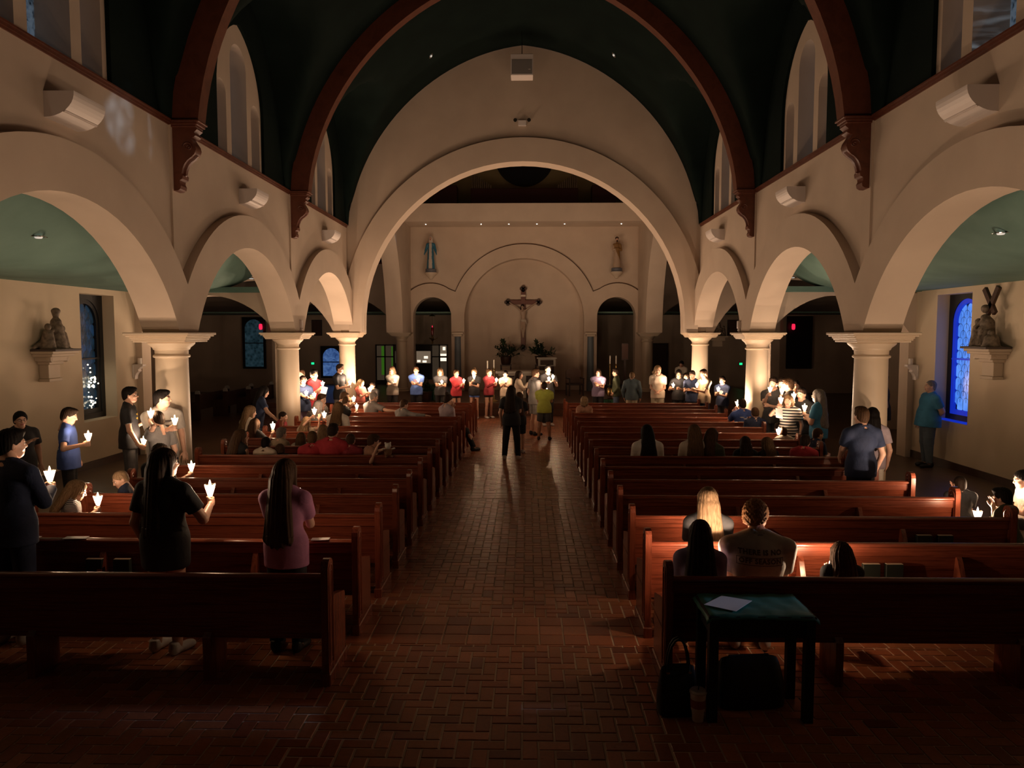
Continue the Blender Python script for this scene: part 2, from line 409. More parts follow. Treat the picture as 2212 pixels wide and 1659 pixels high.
# ---- chancel wall with the great arch
def chancel_arch(n=40, r=4.82, zc=2.92, zb=Z0): return [(r, zb)] + arc(0, zc, r, 0, PI, n) + [(-r, zb)]
YC = 22.1
fC = lambda u, v, t: Vector((u, t, v))
top = [(x, z_main(x) + .1) for x in np.linspace(-XU, XU, 61)]
up = [(XU, 3.3)] + arc(0, 3.05, 5.05, .05, PI - .05, 40) + [(-XU, 3.3)] + top
cw = S(sheet('wall_chancel', [up], YC + .12, YC + .62, fC, M_wall)); cw['label'] = 'cream chancel wall with a great round arch'
oa = [p for p in arc(0, 3.05, 5.38, .19, PI - .19, 48)]
band = chancel_arch() + [(-5.2, Z0), (-5.2, 3.9)] + oa[::-1] + [(5.2, 3.9), (5.2, Z0)]
sheet('arch_band', [band], YC, YC + .66, fC, M_wall, cw)
# ---- columns
def column_parts():
    sh = MB().lathe([(.252, -.02), (.252, .5), (.248, 1.2), (.236, 2.37)], 32).me('shaft', True)
    ba = MB().lathe([(.33, 0), (.33, .05), (.30, .08), (.315, .11), (.29, .15), (.255, .17)], 32).me('base', True)
    ne = MB().lathe([(.236, 2.33), (.262, 2.34), (.27, 2.36), (.262, 2.375), (.24, 2.385), (.243, 2.45), (.262, 2.46), (.268, 2.475), (.275, 2.49), (.33, 2.535), (.345, 2.56), (.335, 2.58), (.3, 2.58)], 36).me('capital', True)
    ab = MB()
    for r, z0, z1 in ((.395, 2.575, 2.605), (.415, 2.605, 2.63), (.43, 2.63, 2.66), (.47, 2.66, 2.685), (.495, 2.685, 2.722)): ab.box(-r, r, -r, r, z0, z1, .006)
    return sh, ba, ne, ab.me('abacus')
CPT = column_parts()
def column(x, y, label, zf=None, sc=1.0, m=None, group='arcade columns'):
    zf = FZ(y) if zf is None else zf
    c = empty('column', (x, y, 0), 0, label, 'column', group)
    for me, nm in zip(CPT, ('shaft', 'base', 'capital', 'abacus')):
        o = mkobj(nm, me, m or M_cap, c); o.scale = (sc, sc, 1)
        if nm == 'base': o.location.z = zf - .02
    c.children
    return c
ords = ('beside the rows behind the table', 'with the two boys and the child standing at its foot', 'standing among candle holders in the middle of the nave', 'at the foot of the chancel arch')
for s, side in ((-1, 'left'), (1, 'right')):
    for i, y in enumerate(COLY[1:], 0):
        lab = {(-1, 0): 'round cream column in the left arcade beside the rearmost pews', (-1, 1): 'round cream column with the youth in a pale tee shirt against it',
               (-1, 2): 'round cream column beside the woman leaning on a pew end', (-1, 3): 'round cream column behind the youth in black holding a candle',
               (1, 0): 'round cream column in the right arcade beside the rearmost pews', (1, 1): 'round cream column beside the man in navy standing among pews',
               (1, 2): 'round cream column between the striped shirt child and the front pews', (1, 3): 'round cream column behind the candle holders right of the chancel'}[(s, i)]
        column(s * 5.37, y, lab)
# ---- side aisles: outer walls, ceilings, transverse arches
def zceil(x): t = (XA - abs(x)) / (XA - XO); return 3.64 + .9 * t ** 5
WIN = (14.82, 16.06, .88, 3.52)
for s, nm in ((-1, 'outer_left'), (1, 'outer_right')):
    hole = [(WIN[0], WIN[2]), (WIN[1], WIN[2]), (WIN[1], WIN[3]), (WIN[0], WIN[3])]
    hole2 = [(u - 9.62, v) for u, v in hole]
    w = S(sheet('wall_' + nm, [[(-2.6, -.2), (17.2, -.3), (17.2, 3.75), (-2.6, 3.75)], hole, hole2], XA, XA + .55, fL(s), M_aislewall))
    w['label'] = 'plain cream side aisle wall'
    S(MB().box(*sorted((s * (XA - .025), s * (XA + .01))), -2.6, 17.2, -.2, .06).ob('baseboard_left' if s < 0 else 'baseboard_right', M_darkwood))
    xs = [XO - .05 + (XA - XO + .05) * i / 24 for i in range(25)]
    vs = [(s * x, y, zceil(x)) for y in (-2.6, 17.0) for x in xs]; fs = [(i, i + 1, i + 26, i + 25) for i in range(24)]
    S(mkobj('ceiling_left' if s < 0 else 'ceiling_right', mesh('ceiling_aisle', vs, fs, True), M_agreen))
    # transverse arch closing the aisle, and the one in line with the chancel wall
    fT = lambda u, v, t, s=s: Vector((s * u, t, v))
    o1 = [(XO - .1, -.3)] + [(5.66, -.3), (5.66, Z0)] + arc(7.2, 1.73, 1.84, PI - math.asin(.99 / 1.84), math.asin(.99 / 1.84), 20) + [(8.76, -.3), (XA + .1, -.3), (XA + .1, 3.6), (5.9, 3.78), (XO - .1, 4.2)]
    S(sheet('wall_transverse_' + nm[6:], [o1], 16.9, 17.3, fT, M_wall))
    S(MB().box(*sorted((s * 5.66, s * XA)), 16.70, 16.92, 3.63, 3.75).ob('trim_3' if s < 0 else 'trim_4', M_agreen))
    o2 = [(XO - .2, Z0), (5.67, Z0)] + inner_arc(5.67 + hs, 20) + [(5.67 + 2 * hs, -.3), (18, -.3), (18, 4.6), (XO - .2, 4.6)]
    S(sheet('wall_transept_' + nm[6:], [o2], 22.15, 22.7, fT, M_wall))
    S(MB().box(*sorted((s * XO, s * 18)), 17.0, 22.3, 3.75 + .9, 3.8 + .9).ob('ceiling_transept_' + nm[6:], M_vault))
    S(sheet('wall_far_' + nm[6:], [[(17.0, -.3), (36, -.3), (36, 12.6), (17.0, 12.6)], [(24.6, 5.6), (28.6, 5.6), (28.6, 8.6), (24.6, 8.6)]], 17.9, 18.2, fL(s), M_wall))
    S(sheet('window_%d' % (15 if s < 0 else 16), [[(24.5, 5.5), (28.7, 5.5), (28.7, 8.7), (24.5, 8.7)]], 18.1, 18.12, fL(s), MATS['clerestory_glass']))  # unseen transept windows added to let an outside lamp's beam in
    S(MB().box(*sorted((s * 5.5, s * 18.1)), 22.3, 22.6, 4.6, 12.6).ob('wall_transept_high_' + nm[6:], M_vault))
    S(MB().box(*sorted((s * (XA + .3), s * 18.1)), 16.9, 17.2, -.3, 4.7).ob('wall_return_' + nm[6:], M_wall))
# ---- crossing, transept arches, sanctuary
PZ = .24                                                          # sanctuary platform height
pl = MB().box(-9.5, 9.5, 25.55, 36, -.3, -.16 + .2).box(-9.5, 9.5, 25.9, 36, -.3, PZ)
S(pl.ob('floor_sanctuary', mat('sanctuary_tile', (.14, .065, .04), .35, build=plaster((.12, .055, .033), (.17, .08, .05), 4))))
S(MB().box(-18, 18, 21.5, 36, -.35, -.161).ob('floor_transept', mat('aisle_brown_floor', (.1, .055, .03), .35)))
YR = 31.5
for s, nm in ((-1, 'left'), (1, 'right')):
    pth = [(22.6, Z0), (25.9 - 3.4, Z0)] + [(25.9 - 3.4 * math.cos(a), Z0 + 4.3 * math.sin(a)) for a in np.linspace(0, PI, 32)] + [(YR + .3, Z0), (YR + .3, 12.6), (22.6, 12.6)]
    pth = pth[1:]; pth[-1] = (25.9 - 3.4, 12.6)
    S(sheet('wall_crossing_' + nm, [pth], 4.80, 5.45, fL(s), M_wall))
    column(s * 5.2, YR - .2, ('round cream column left of the hanging sanctuary lamp' if s < 0 else 'round cream column right of the standing brown panel'), PZ, .94, M_cap, 'sanctuary columns')
    fT = lambda u, v, t, s=s: Vector((s * u, t, v))
    o3 = [(5.0, Z0), (5.37, Z0)] + inner_arc(5.37 + hs, 20) + [(5.37 + 2 * hs, -.3), (10.8, -.3), (10.8, 5.64), (5.0, 5.64)]
    w = S(sheet('wall_rear_' + nm, [o3], YR, YR + .4, fT, M_wall))
    o4 = [(5.0, 3.9)] + outer_arc(5.37 + hs + .25, 20, r=3.3, half=2.7) + [(11.2, 3.9)] + inner_arc(5.37 + hs, 20)[::-1]
    MB().box(*sorted((s * 5.0, s * 10.8)), YR - .12, YR + .5, 5.62, 5.70).ob('ledge', M_trim, w)
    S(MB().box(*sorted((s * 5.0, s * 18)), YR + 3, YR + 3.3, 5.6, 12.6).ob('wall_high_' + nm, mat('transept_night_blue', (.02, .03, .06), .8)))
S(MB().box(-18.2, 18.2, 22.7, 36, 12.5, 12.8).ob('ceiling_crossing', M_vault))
# screen wall behind the altar: centre recess arch, two side arches
ca = [(-2.54, PZ - .1), (-2.54, 3.3)] + [(-2.54 * math.cos(a), 3.3 + 2.55 * math.sin(a)) for a in np.linspace(0, PI, 36)] + [(2.54, PZ - .1)]
def sa(c, s_): return [(c - .81, PZ - .1), (c - .81, 3.41)] + [(c - .81 * math.cos(a), 3.41 + .81 * math.sin(a)) for a in np.linspace(0, PI, 24)] + [(c + .81, PZ - .1)]
poly = [(-5.1, PZ - .1)] + sa(-3.9, 1) + ca + sa(3.9, 1) + [(5.1, PZ - .1), (5.1, 7.2), (-5.1, 7.2)]
scr = S(sheet('wall_rear', [poly], YR, YR + .55, fC, M_wall)); scr['label'] = 'cream screen wall with three arches behind the altar'
# raised band over the three arches; a thin dark tube draws in its shadow line
ov = [(-4.85, 4.5)] + [(-3.95 + 1.35 * math.sin(a), 3.46 + 1.35 * math.cos(a)) for a in np.linspace(-.70, .72, 14)][:-1]
ov += [(-3.12 * math.cos(a), 3.33 + 3.12 * math.sin(a)) for a in np.linspace(.37, PI - .37, 40)]
ov += [(3.95 + 1.35 * math.sin(a), 3.46 + 1.35 * math.cos(a)) for a in np.linspace(-.72, .70, 14)][1:] + [(4.85, 4.5)]
lowp = [(4.85, Z0)] + [p for p in sa(3.9, 1)[1:-1]][::-1]
lowp = [(4.85, Z0), (4.71, Z0)] + sa(3.9, 1)[1:-1][::-1] + [(3.09, Z0), (2.54, Z0)] + ca[1:-1][::-1] + [(-2.54, Z0), (-3.09, Z0)] + sa(-3.9, 1)[1:-1][::-1] + [(-4.71, Z0), (-4.85, Z0)]
sheet('arch_band', [ov + lowp], YR - .06, YR + .01, fC, M_wall, scr)
MB().tube([(u, YR - .062, v) for u, v in ov], .014, 5).ob('drawn_shadow_line', M_darkwood, scr)
S(MB().box(-2.7, 2.7, YR + .55, YR + .8, PZ - .1, 6.0).ob('wall_apse', M_wall))
S(MB().box(-5.0, 5.0, 29.9, YR + .4, 7.16, 7.87).ob('wall_gallery_front', M_wall))
S(MB().box(-6, 6, YR + .38, 34.5, 7.6, 7.87).ob('floor_gallery', M_darkwood))
S(MB().box(-18.2, 18.2, 35.5, 35.8, -.3, 12.6).ob('wall_ambulatory', M_wall))
for s in (-1, 1): S(MB().box(*sorted((s * 2.7, s * 18)), YR + .52, 35.6, 3.56, 3.62).ob('ceiling_ambulatory_left' if s < 0 else 'ceiling_ambulatory_right', M_agreen))
# slim grey-blue columns of the screen
M_slate = mat('slate_blue_paint', (.16, .20, .24), .5)
for s in (-1, 1):
    c = empty('slim_column', (s * 2.82, YR - .02, 0), 0, 'slim slate blue column %s of the crucifix recess' % ('on the Mary statue side' if s < 0 else 'on the bearded statue side'), 'column', 'slate columns of the screen wall')
    MB().lathe([(.15, PZ), (.16, PZ + .1), (.14, 1.4), (.13, 2.56)], 20).ob('shaft', M_slate, c, smooth=True)
    MB().box(-.24, .24, -.2, .2, 2.65, 2.73, .01).box(-.19, .19, -.17, .17, 2.55, 2.65, .02).ob('capital', M_cap, c)
# gallery above: organ and rose window in the dark
g = empty('organ', (0, 33.2, 7.87), 0, 'dark wooden organ case with thin pipes in the gallery', 'organ')
for x0, x1, z1 in ((-2.35, 2.35, 1.15), (-4.0, -2.95, 1.28), (2.95, 4.0, 1.28)): MB().box(x0, x1, -.4, .3, 0, z1, .02).ob('case', mat('organ_wood', (.10, .028, .018), .4), g)
for k in range(20):
    s = -1 if k < 10 else 1; j = k % 10
    MB().lathe([(.03, 1.15), (.03, 1.9 - .06 * j)], 8, (s * (2.3 - .09 * j), 0)).ob('pipe', mat('organ_pipe', (.35, .3, .25), .35, metal=1.0), g)
S(MB().box(-6, 6, 34.4, 34.7, 5.7, 12.6).ob('wall_gallery', mat('ochre_plaster', (.5, .4, .2), .85)))
rw = S(empty('window_9', (0, 34.3, 10.72))); rw['label'] = 'round rose window high behind the gallery'
o = MB().lathe([(1.18, -.05), (1.35, -.05), (1.35, .05), (1.18, .05), (1.18, -.05)], 48, cap=False).ob('rim', M_black, rw, rot=(PI / 2, 0, 0))
o = MB().lathe([(.01, -.02), (1.2, -.02), (1.2, .02), (.01, .02)], 48).ob('pane', M_lead, rw, rot=(PI / 2, 0, 0))
# ================================================================ PEWS
def pew_parts(L):
    P = {}
    post = [(-.035, .09), (-.035, .90), (-.028, .935), (-.008, .962), (.025, .975), (.06, .975), (.092, .962), (.112, .935), (.12, .90), (.12, .655), (.20, .645), (.44, .585), (.47, .57), (.475, .545), (.475, .09)]
    P['end'] = MB().prism(post, 0, .055).me('end_panel')
    P['plinth'] = MB().box(-.012, .067, -.05, .50, -.02, .095, .008).me('plinth')
    mo = MB()
    def loop(x, pts, r):
        mo.tube([(x, a, c) for a, c in pts], r, 5)
    for x in (-.001, .056):
        for (h0, z0, z1, top) in ((.018, .15, .88, True), (.034, .19, .85, True)):
            y0, y1 = -.035 + h0 + .01, .12 - h0 - .01
            cy_ = (y0 + y1) / 2; rr = (y1 - y0) / 2
            loop(x, [(y0, z0), (y0, z1)] + [(cy_ - rr * math.cos(a), z1 + rr * math.sin(a)) for a in np.linspace(.2, PI - .2, 7)] + [(y1, z1), (y1, z0), (y0, z0)], .005)
    P['mould'] = mo.me('end_moulding')
    # back: plain lower board, deeper top band, rounded cap rail
    P['back'] = MB().add([(0, .07, .33), (L, .07, .33), (L, .015, .80), (0, .015, .80), (0, .10, .33), (L, .10, .33), (L, .045, .80), (0, .045, .80)],
                         [(0, 3, 2, 1), (4, 5, 6, 7), (0, 1, 5, 4), (3, 7, 6, 2), (0, 4, 7, 3), (1, 2, 6, 5)]).me('backrest')
    P['band'] = MB().box(0, L, .004, .046, .735, .832, .004).me('back_band')
    rail = [(.0 + .036 * math.cos(a) + .022, .838 + .024 * math.sin(a)) for a in np.linspace(0, 2 * PI, 14)[:-1]]
    P['rail'] = MB().prism(rail, 0, L).me('top_rail', True)
    P['seat'] = MB().box(0, L, .06, .485, .405, .445, .01).me('seat')
    P['leg'] = MB().prism([(.03, 0), (.03, .34), (.09, .405), (.40, .405), (.40, .36), (.34, .28), (.34, 0)], -.03, .03).me('support')
    P['rack'] = MB().box(.35, L - .35, -.10, .075, .47, .485).box(.35, L - .35, -.105, -.09, .47, .56).me('book_rack')
    P['bracket'] = MB().prism([(.03, .755), (.015, .755), (-.02, .70), (-.105, .50), (-.105, .47), (.06, .47)], -.022, .022).me('rack_bracket')
    P['kneel'] = MB().box(.12, L - .12, -.09, -.03, .20, .35, .02).me('kneeler_pad')
    P['kbar'] = MB().box(-.02, .02, -.04, .09, .20, .36).me('kneeler_bracket')
    return P
PX = {-1: (-5.08, -1.375), 1: (1.19, 5.08)}
PP = {s: pew_parts(PX[s][1] - PX[s][0]) for s in (-1, 1)}
ordn = ['rearmost', 'second', 'third', 'fourth', 'fifth', 'sixth', 'seventh', 'eighth', 'ninth', 'tenth', 'eleventh', 'twelfth', 'thirteenth', 'fourteenth', 'fifteenth', 'sixteenth', 'front']
for s in (-1, 1):
    Pp = PP[s]; L = PX[s][1] - PX[s][0]
    for i, y in enumerate(ROW):
        if i == 0: lab = 'rearmost red oak pew %s' % ('below the standing girls in black and pink' if s < 0 else 'directly in front of the small table with green cloth')
        elif i == 16: lab = 'frontmost red oak pew on the %s side of the aisle' % ('Mary statue' if s < 0 else 'bearded statue')
        else: lab = '%s red oak pew from the back, %s statue side of the aisle' % (ordn[i], 'Mary' if s < 0 else 'bearded')
        p = empty('pew', (PX[s][0] + (.05 * (i / 16) if s < 0 else 0), y - .02, FZ(y)), 0, lab, 'pew', 'red oak pews in rows')
        for x in (0, L - .055):
            e = mkobj('end_panel', Pp['end'], M_pewV, p, (x, 0, 0))
            mkobj('plinth', Pp['plinth'], M_pewV, e); mkobj('end_moulding', Pp['mould'], M_pewV, e)
        mkobj('backrest', Pp['back'], M_pew, p); mkobj('back_band', Pp['band'], M_pew, p); mkobj('top_rail', Pp['rail'], M_pew, p)
        mkobj('seat', Pp['seat'], M_pew, p)
        if i: mkobj('book_rack', Pp['rack'], M_pew, p)
        for k in (1.38, 2.77): mkobj('support', Pp['leg'], M_pewV, p, (k - .04, 0, 0)); i and mkobj('rack_bracket', Pp['bracket'], M_pewV, p, (k, 0, 0))
        if i == 0: continue
        kn = mkobj('kneeler', Pp['kneel'], M_vinyl, p); [mkobj('kneeler_bracket', Pp['kbar'], M_black, kn, (x, 0, 0)) for x in (.3, L / 2, L - .3)]
# books and leaflets
M_cover = mat('dark_green_book_cover', (.016, .022, .018), .5); M_page = mat('cream_pages', (.72, .58, .45), .8); M_paper = mat('white_paper', (.8, .8, .82), .8)
def hymnal(x, y, label, zt=.695):
    z = FZ(y); b = empty('hymnal', (x, y - .06, z + .488), 0, label, 'book', 'hymnals in the pew racks')
    MB().box(-.075, .075, -.022, .022, 0, .20, .003).ob('cover', M_cover, b)
    MB().box(-.070, .072, -.017, .017, .004, .203).ob('pages', M_page, b)
hymnal(3.17, ROW[1], 'hymnal in the rack beside the small brown haired girl'); hymnal(3.37, ROW[1], 'hymnal in the rack one step further from the brown haired girl')
hymnal(4.15, ROW[2], 'hymnal in the rack of the pew behind the boy with glasses'); hymnal(4.36, ROW[2], 'hymnal at the rack end behind the boy with glasses')
hymnal(-3.75, ROW[1], 'hymnal in the dark rack behind the small blonde girl'); hymnal(-3.5, ROW[1], 'hymnal in the dark rack nearest the girl in black')
def leaflet(x, y, z, lab, rz=.1, w=.2, h=.14):
    MBo = MB().box(-w / 2, w / 2, -h / 2, h / 2, 0, .004); o = MBo.ob('leaflet', M_paper, None, (x, y, z), (0, 0, rz)); tag(o, lab, 'leaflet')
leaflet(-3.95, ROW[1] + .0, FZ(ROW[1]) + .862, 'white leaflet on the pew rail by the youth in dark navy', .05, .2, .08)
leaflet(-4.35, ROW[1] + .0, FZ(ROW[1]) + .862, 'small leaflet tucked by the elbow of the navy youth', -.05, .12, .08)
leaflet(-1.72, ROW[1] + .0, FZ(ROW[1]) + .862, 'white leaflet on the pew rail beside the girl in pink', .1, .16, .08)
# ---------------------------------------------------------------- table with cloth, papers, cup and bags
t = empty('side_table', (1.76, 5.18, FZ(5.2)), 0, 'small black table with a green cloth behind the rearmost pew', 'table')
MB().box(-.37, .37, -.20, .22, .735, .76, .005).ob('table_top', M_black, t)
MB().box(-.34, .34, -.17, .19, .60, .735).ob('apron', M_black, t)
for x in (-.33, .33):
    for y in (-.165, .185): MB().box(x - .032, x + .032, y - .03, y + .03, 0, .735).ob('leg', M_black, t)
n = 22; vs = []; fs = []
for j in range(n):
    for i in range(n):
        u, v = -.385 + .77 * i / (n - 1), -.21 + .44 * j / (n - 1)
        z = .763 + .003 * math.sin(u * 40 + 2 * math.sin(v * 13)) + .002 * math.sin(v * 50 + u * 9)
        if abs(u) > .37: z -= (abs(u) - .37) * 2.2
        if v < -.195: z -= (-.195 - v) * 1.5
        vs.append((u, v, z))
fs = [(j * n + i, j * n + i + 1, (j + 1) * n + i + 1, (j + 1) * n + i) for j in range(n - 1) for i in range(n - 1)]
me = mesh('green_cloth', vs, fs, True); M_gcloth = mat('green_satin', (.03, .17, .14), .45)
o = mkobj('table_cloth', me, M_gcloth, None, (1.76, 5.18, FZ(5.2))); so = o.modifiers.new('s', 'SOLIDIFY'); so.thickness = .003; so.offset = 1
tag(o, 'green satin cloth spread over the small black table', 'tablecloth')
o = MB().add([(-.19, .0, 0), (.0, -.13, .002), (.165, .05, .012), (-.02, .17, .004), (-.19, .0, .002), (.0, -.13, .004), (.165, .05, .014), (-.02, .17, .006)], [(0, 3, 2, 1), (4, 5, 6, 7), (0, 1, 5, 4), (1, 2, 6, 5), (2, 3, 7, 6), (3, 0, 4, 7)]).ob('paper_sheet', M_paper, None, (1.59, 5.17, FZ(5.2) + .772))
tag(o, 'white sheet of paper lying on the green table cloth', 'paper')
c = empty('paper_cup', (1.335, 5.02, FZ(5.0)), 0, 'tall foam drinks cup with straw on the floor by the bag', 'cup')
M_foam = mat('foam_cup', (.86, .78, .70), .6)
MB().lathe([(.038, 0), (.043, .07), (.047, .075), (.056, .20), (.058, .205)], 28).ob('cup', M_foam, c, smooth=True)
MB().lathe([(.060, .200), (.060, .212), (.053, .216), (.05, .222), (.045, .219)], 28).ob('lid', mat('cup_lid', (.62, .55, .5), .3), c, smooth=True)
MB().tube([(0, 0, .21), (.004, .0, .25), (.006, -.002, .262)], .004, 6).ob('straw', M_black, c)
MB().lathe([(.0505, .10), (.0525, .12), (.0545, .16)], 28, cap=False).ob('printed_band', mat('cup_print', (.5, .14, .09), .6, build=lambda m, nt, b: cupprint(m, nt, b)) if False else mat('cup_print', (.42, .13, .09), .6), c, smooth=True)
def bag(x, y, w, d, h, lab, handles=True):
    r = empty('handbag' if handles else 'duffel_bag', (x, y, FZ(y)), .1, lab, 'bag'); n = 20; rows = []
    prof = [(.0, .9, .9), (.03, 1.0, 1.0), (.3, 1.03, 1.0), (.6, .97, .75), (.85, .9, .35), (1.0, .84, .10)]
    vs = []; fs = []
    for (t_, a, bq) in prof:
        for k in range(n):
            an = 2 * PI * k / n; cx_ = abs(math.cos(an)) ** .5 * math.copysign(1, math.cos(an)); sy = abs(math.sin(an)) ** .5 * math.copysign(1, math.sin(an))
            vs.append((w / 2 * a * cx_, d / 2 * bq * sy, h * t_ * (1 - .06 * math.cos(an) ** 2 * (t_ > .9))))
    m = len(prof); fs = [(j * n + k, j * n + (k + 1) % n, (j + 1) * n + (k + 1) % n, (j + 1) * n + k) for j in range(m - 1) for k in range(n)] + [tuple(range(n))[::-1], tuple(range((m - 1) * n, m * n))]
    MB().add(vs, fs).ob('body', mat('black_leather', (.009, .008, .009), .38), r, smooth=True)
    if handles:
        for sy in (-1, 1):
            MB().tube([(-w * .28, sy * d * .12, h * .86)] + [(-w * .28 * math.cos(a), sy * d * .12, h * .9 + .22 * math.sin(a)) for a in np.linspace(.2, PI - .2, 9)] + [(w * .28, sy * d * .12, h * .86)], .009, 6).ob('handle', M_black, r, smooth=True)
        for sx in (-1, 1): MB().lathe([(.014, 0), (.014, .012)], 10).ob('buckle', M_gold, r, (sx * w * .28, -d * .22, h * .85))
    else: MB().box(-w * .3, w * .3, -d * .05, d * .05, h * .97, h * 1.01, .004).ob('zip_flap', M_black, r)
    return r
bag(1.21, 5.12, .28, .15, .36, 'black leather handbag with tall handles on the floor by the table')
bag(1.76, 5.28, .50, .24, .36, 'black duffel bag stowed under the small table', False)
# ================================================================ WALL FIXTURES
def uplight_me(s):
    pr = [(0, 0), (.345, 0), (.345, -.02)] + [(.345 * math.cos(a), -.02 - .265 * math.sin(a)) for a in np.linspace(.12, PI / 2 - .2, 9)] + [(.0, -.285)]
    return MB().prism([(s * (XU - u), v) for u, v in pr], -.31, .31, lambda u, v, t: (u, t, v)).me('housing')
UP = {s: uplight_me(s) for s in (-1, 1)}
for s in (-1, 1):
    for i, y in enumerate(BC[1:], 1):
        w = empty('wall_uplight', (0, y + .05, 5.40), 0, 'white quarter round wall light above the %s arcade arch on the %s statue side' % (('', 'wide near', 'middle', 'narrow far')[i], 'Mary' if s < 0 else 'bearded'), 'wall light', 'white quarter round wall lights')
        mkobj('housing', UP[s], M_white, w)
        for k in (0, 1): MB().box(*sorted((s * (XU - .235 + .014 * k), s * (XU - .245 + .014 * k))), -.312, .312, -.222 - .011 * k, -.205 - .011 * k).ob('reed', M_white, w)
sp = empty('hanging_speaker', (-.02, 21.2, 0), 0, 'white box loudspeaker hung in front of the chancel wall', 'loudspeaker')
p0 = atY(1128, 168, 21.2); p1 = atY(1128, 122, 21.2)
MB().box(-.31, .31, -.2, .25, p0.z, p1.z, .01).ob('cabinet', M_white, sp); MB().box(-.28, .28, -.215, -.19, p0.z + .03, p1.z - .16, .004).ob('grille', M_grille, sp)
MB().tube([(0, 0, p1.z), (0, 0, 11.1)], .012, 6).ob('hanger_rod', M_black, sp); MB().box(.18, .24, -.22, -.212, p0.z + .15, p0.z + .165).ob('badge', M_white, sp)
e = empty('emergency_light', (-.02, YC + .1, 8.83), 0, 'small twin headed emergency light above the chancel arch', 'emergency light')
MB().box(-.12, .12, -.08, .02, -.06, .1, .01).ob('box', M_white, e)
for s in (-1, 1): MB().lathe([(.0, 0), (.045, .0), (.06, .05), (.055, .06), (.0, .06)], 14, cap=False).ob('lamp_head', M_chrome, e, (s * .2, -.09, .08), (PI / 2, 0, 0))
M_lampoff = mat('recessed_lamp_glint', (.8, .8, .8), .08, emit=(1, .95, .85), estr=.12)  # lamps are off; faint emission paints the glint on their glass
def downlight(loc, nrm, lab, r=.07, grp='recessed ceiling lights', m=None):
    d = empty('recessed_light', loc, 0, lab, 'recessed light', grp); d.rotation_euler = Vector(nrm).to_track_quat('Z', 'Y').to_euler()
    MB().lathe([(r * .72, -.01), (r * .72, .004), (r, .006), (r * 1.05, 0)], 20, cap=False).ob('trim_ring', M_chrome, d, smooth=True)
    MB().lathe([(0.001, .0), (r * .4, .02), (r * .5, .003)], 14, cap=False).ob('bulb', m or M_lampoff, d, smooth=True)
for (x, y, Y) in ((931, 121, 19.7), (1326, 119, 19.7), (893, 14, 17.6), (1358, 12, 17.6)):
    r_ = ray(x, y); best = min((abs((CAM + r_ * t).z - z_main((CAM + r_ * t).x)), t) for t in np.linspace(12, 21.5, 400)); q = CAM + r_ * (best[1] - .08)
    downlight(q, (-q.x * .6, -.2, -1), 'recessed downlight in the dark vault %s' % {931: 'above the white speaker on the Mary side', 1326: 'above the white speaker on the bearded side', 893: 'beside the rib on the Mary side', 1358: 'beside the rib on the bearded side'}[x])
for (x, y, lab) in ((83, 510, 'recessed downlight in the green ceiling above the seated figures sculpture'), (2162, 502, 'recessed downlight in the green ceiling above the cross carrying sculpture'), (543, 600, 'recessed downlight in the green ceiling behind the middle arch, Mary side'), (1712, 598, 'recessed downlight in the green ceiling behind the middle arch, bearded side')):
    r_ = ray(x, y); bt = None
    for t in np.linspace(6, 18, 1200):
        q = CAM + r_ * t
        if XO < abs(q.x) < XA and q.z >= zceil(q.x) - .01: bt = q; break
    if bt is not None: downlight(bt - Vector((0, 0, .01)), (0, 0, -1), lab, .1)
M_pin = mat('pin_spot', (1, 1, 1), .3, emit=(1, .93, .8), estr=2.0)
for k, x in enumerate((919, 1039, 1099, 1160, 1220, 1343)):
    q = atY(x, 481, 30.5); downlight((q.x, 30.6, 7.155), (0, 0, -1), 'tiny glowing pin spot recessed under the gallery front', .05, 'pin spots under the gallery front', M_pin)
# small sensors on the column capitals
for (x, y, lab) in ((649, 706, 'small white sensor on the capital behind the red shirted boy'), (1599, 708, 'small white sensor on the capital above the jersey wearer')):
    q = atX(x, y, -XI if x < 1000 else XI); s = -1 if x < 1000 else 1
    o = MB().box(-.05, .03, -.05, .05, -.02, .16, .012).lathe([(.035, -.09), (.045, -.05), (.03, -.02)], 12).ob('wall_sensor', M_white, None, (q.x - s * .02, q.y, q.z)); tag(o, lab, 'sensor')
# sconces on the aisle walls
for s, y, lab in ((-1, 17.05 - .45 + 0.0, 'white carved candle sconce on the wall beside the dark stained glass window'), (1, 16.9 + .0, 'white carved candle sconce on the wall beside the blue window')):
    q = atX(318 if s < 0 else 1938, 800, s * XA); w = empty('candle_sconce', (s * XA, min(q.y, 16.8), q.z - .15), 0, lab, 'sconce')
    pr = [(0, 0), (.05, -.02), (.06, .06), (.09, .12), (.14, .16), (.13, .2), (.19, .26), (.24, .28), (.24, .32), (0, .32)]
    MB().prism([(-s * u, v) for u, v in pr], -.07, .07, lambda u, v, t: (u, t, v)).ob('bracket', M_white, w)
    MB().lathe([(.045, .32), (.045, .46)], 14, (-s * .14, 0)).ob('candle', M_white, w); MB().box(-.03 - s * .0, .03, -.09, .09, .02, .3, .01).ob('back_plate', M_white, w)
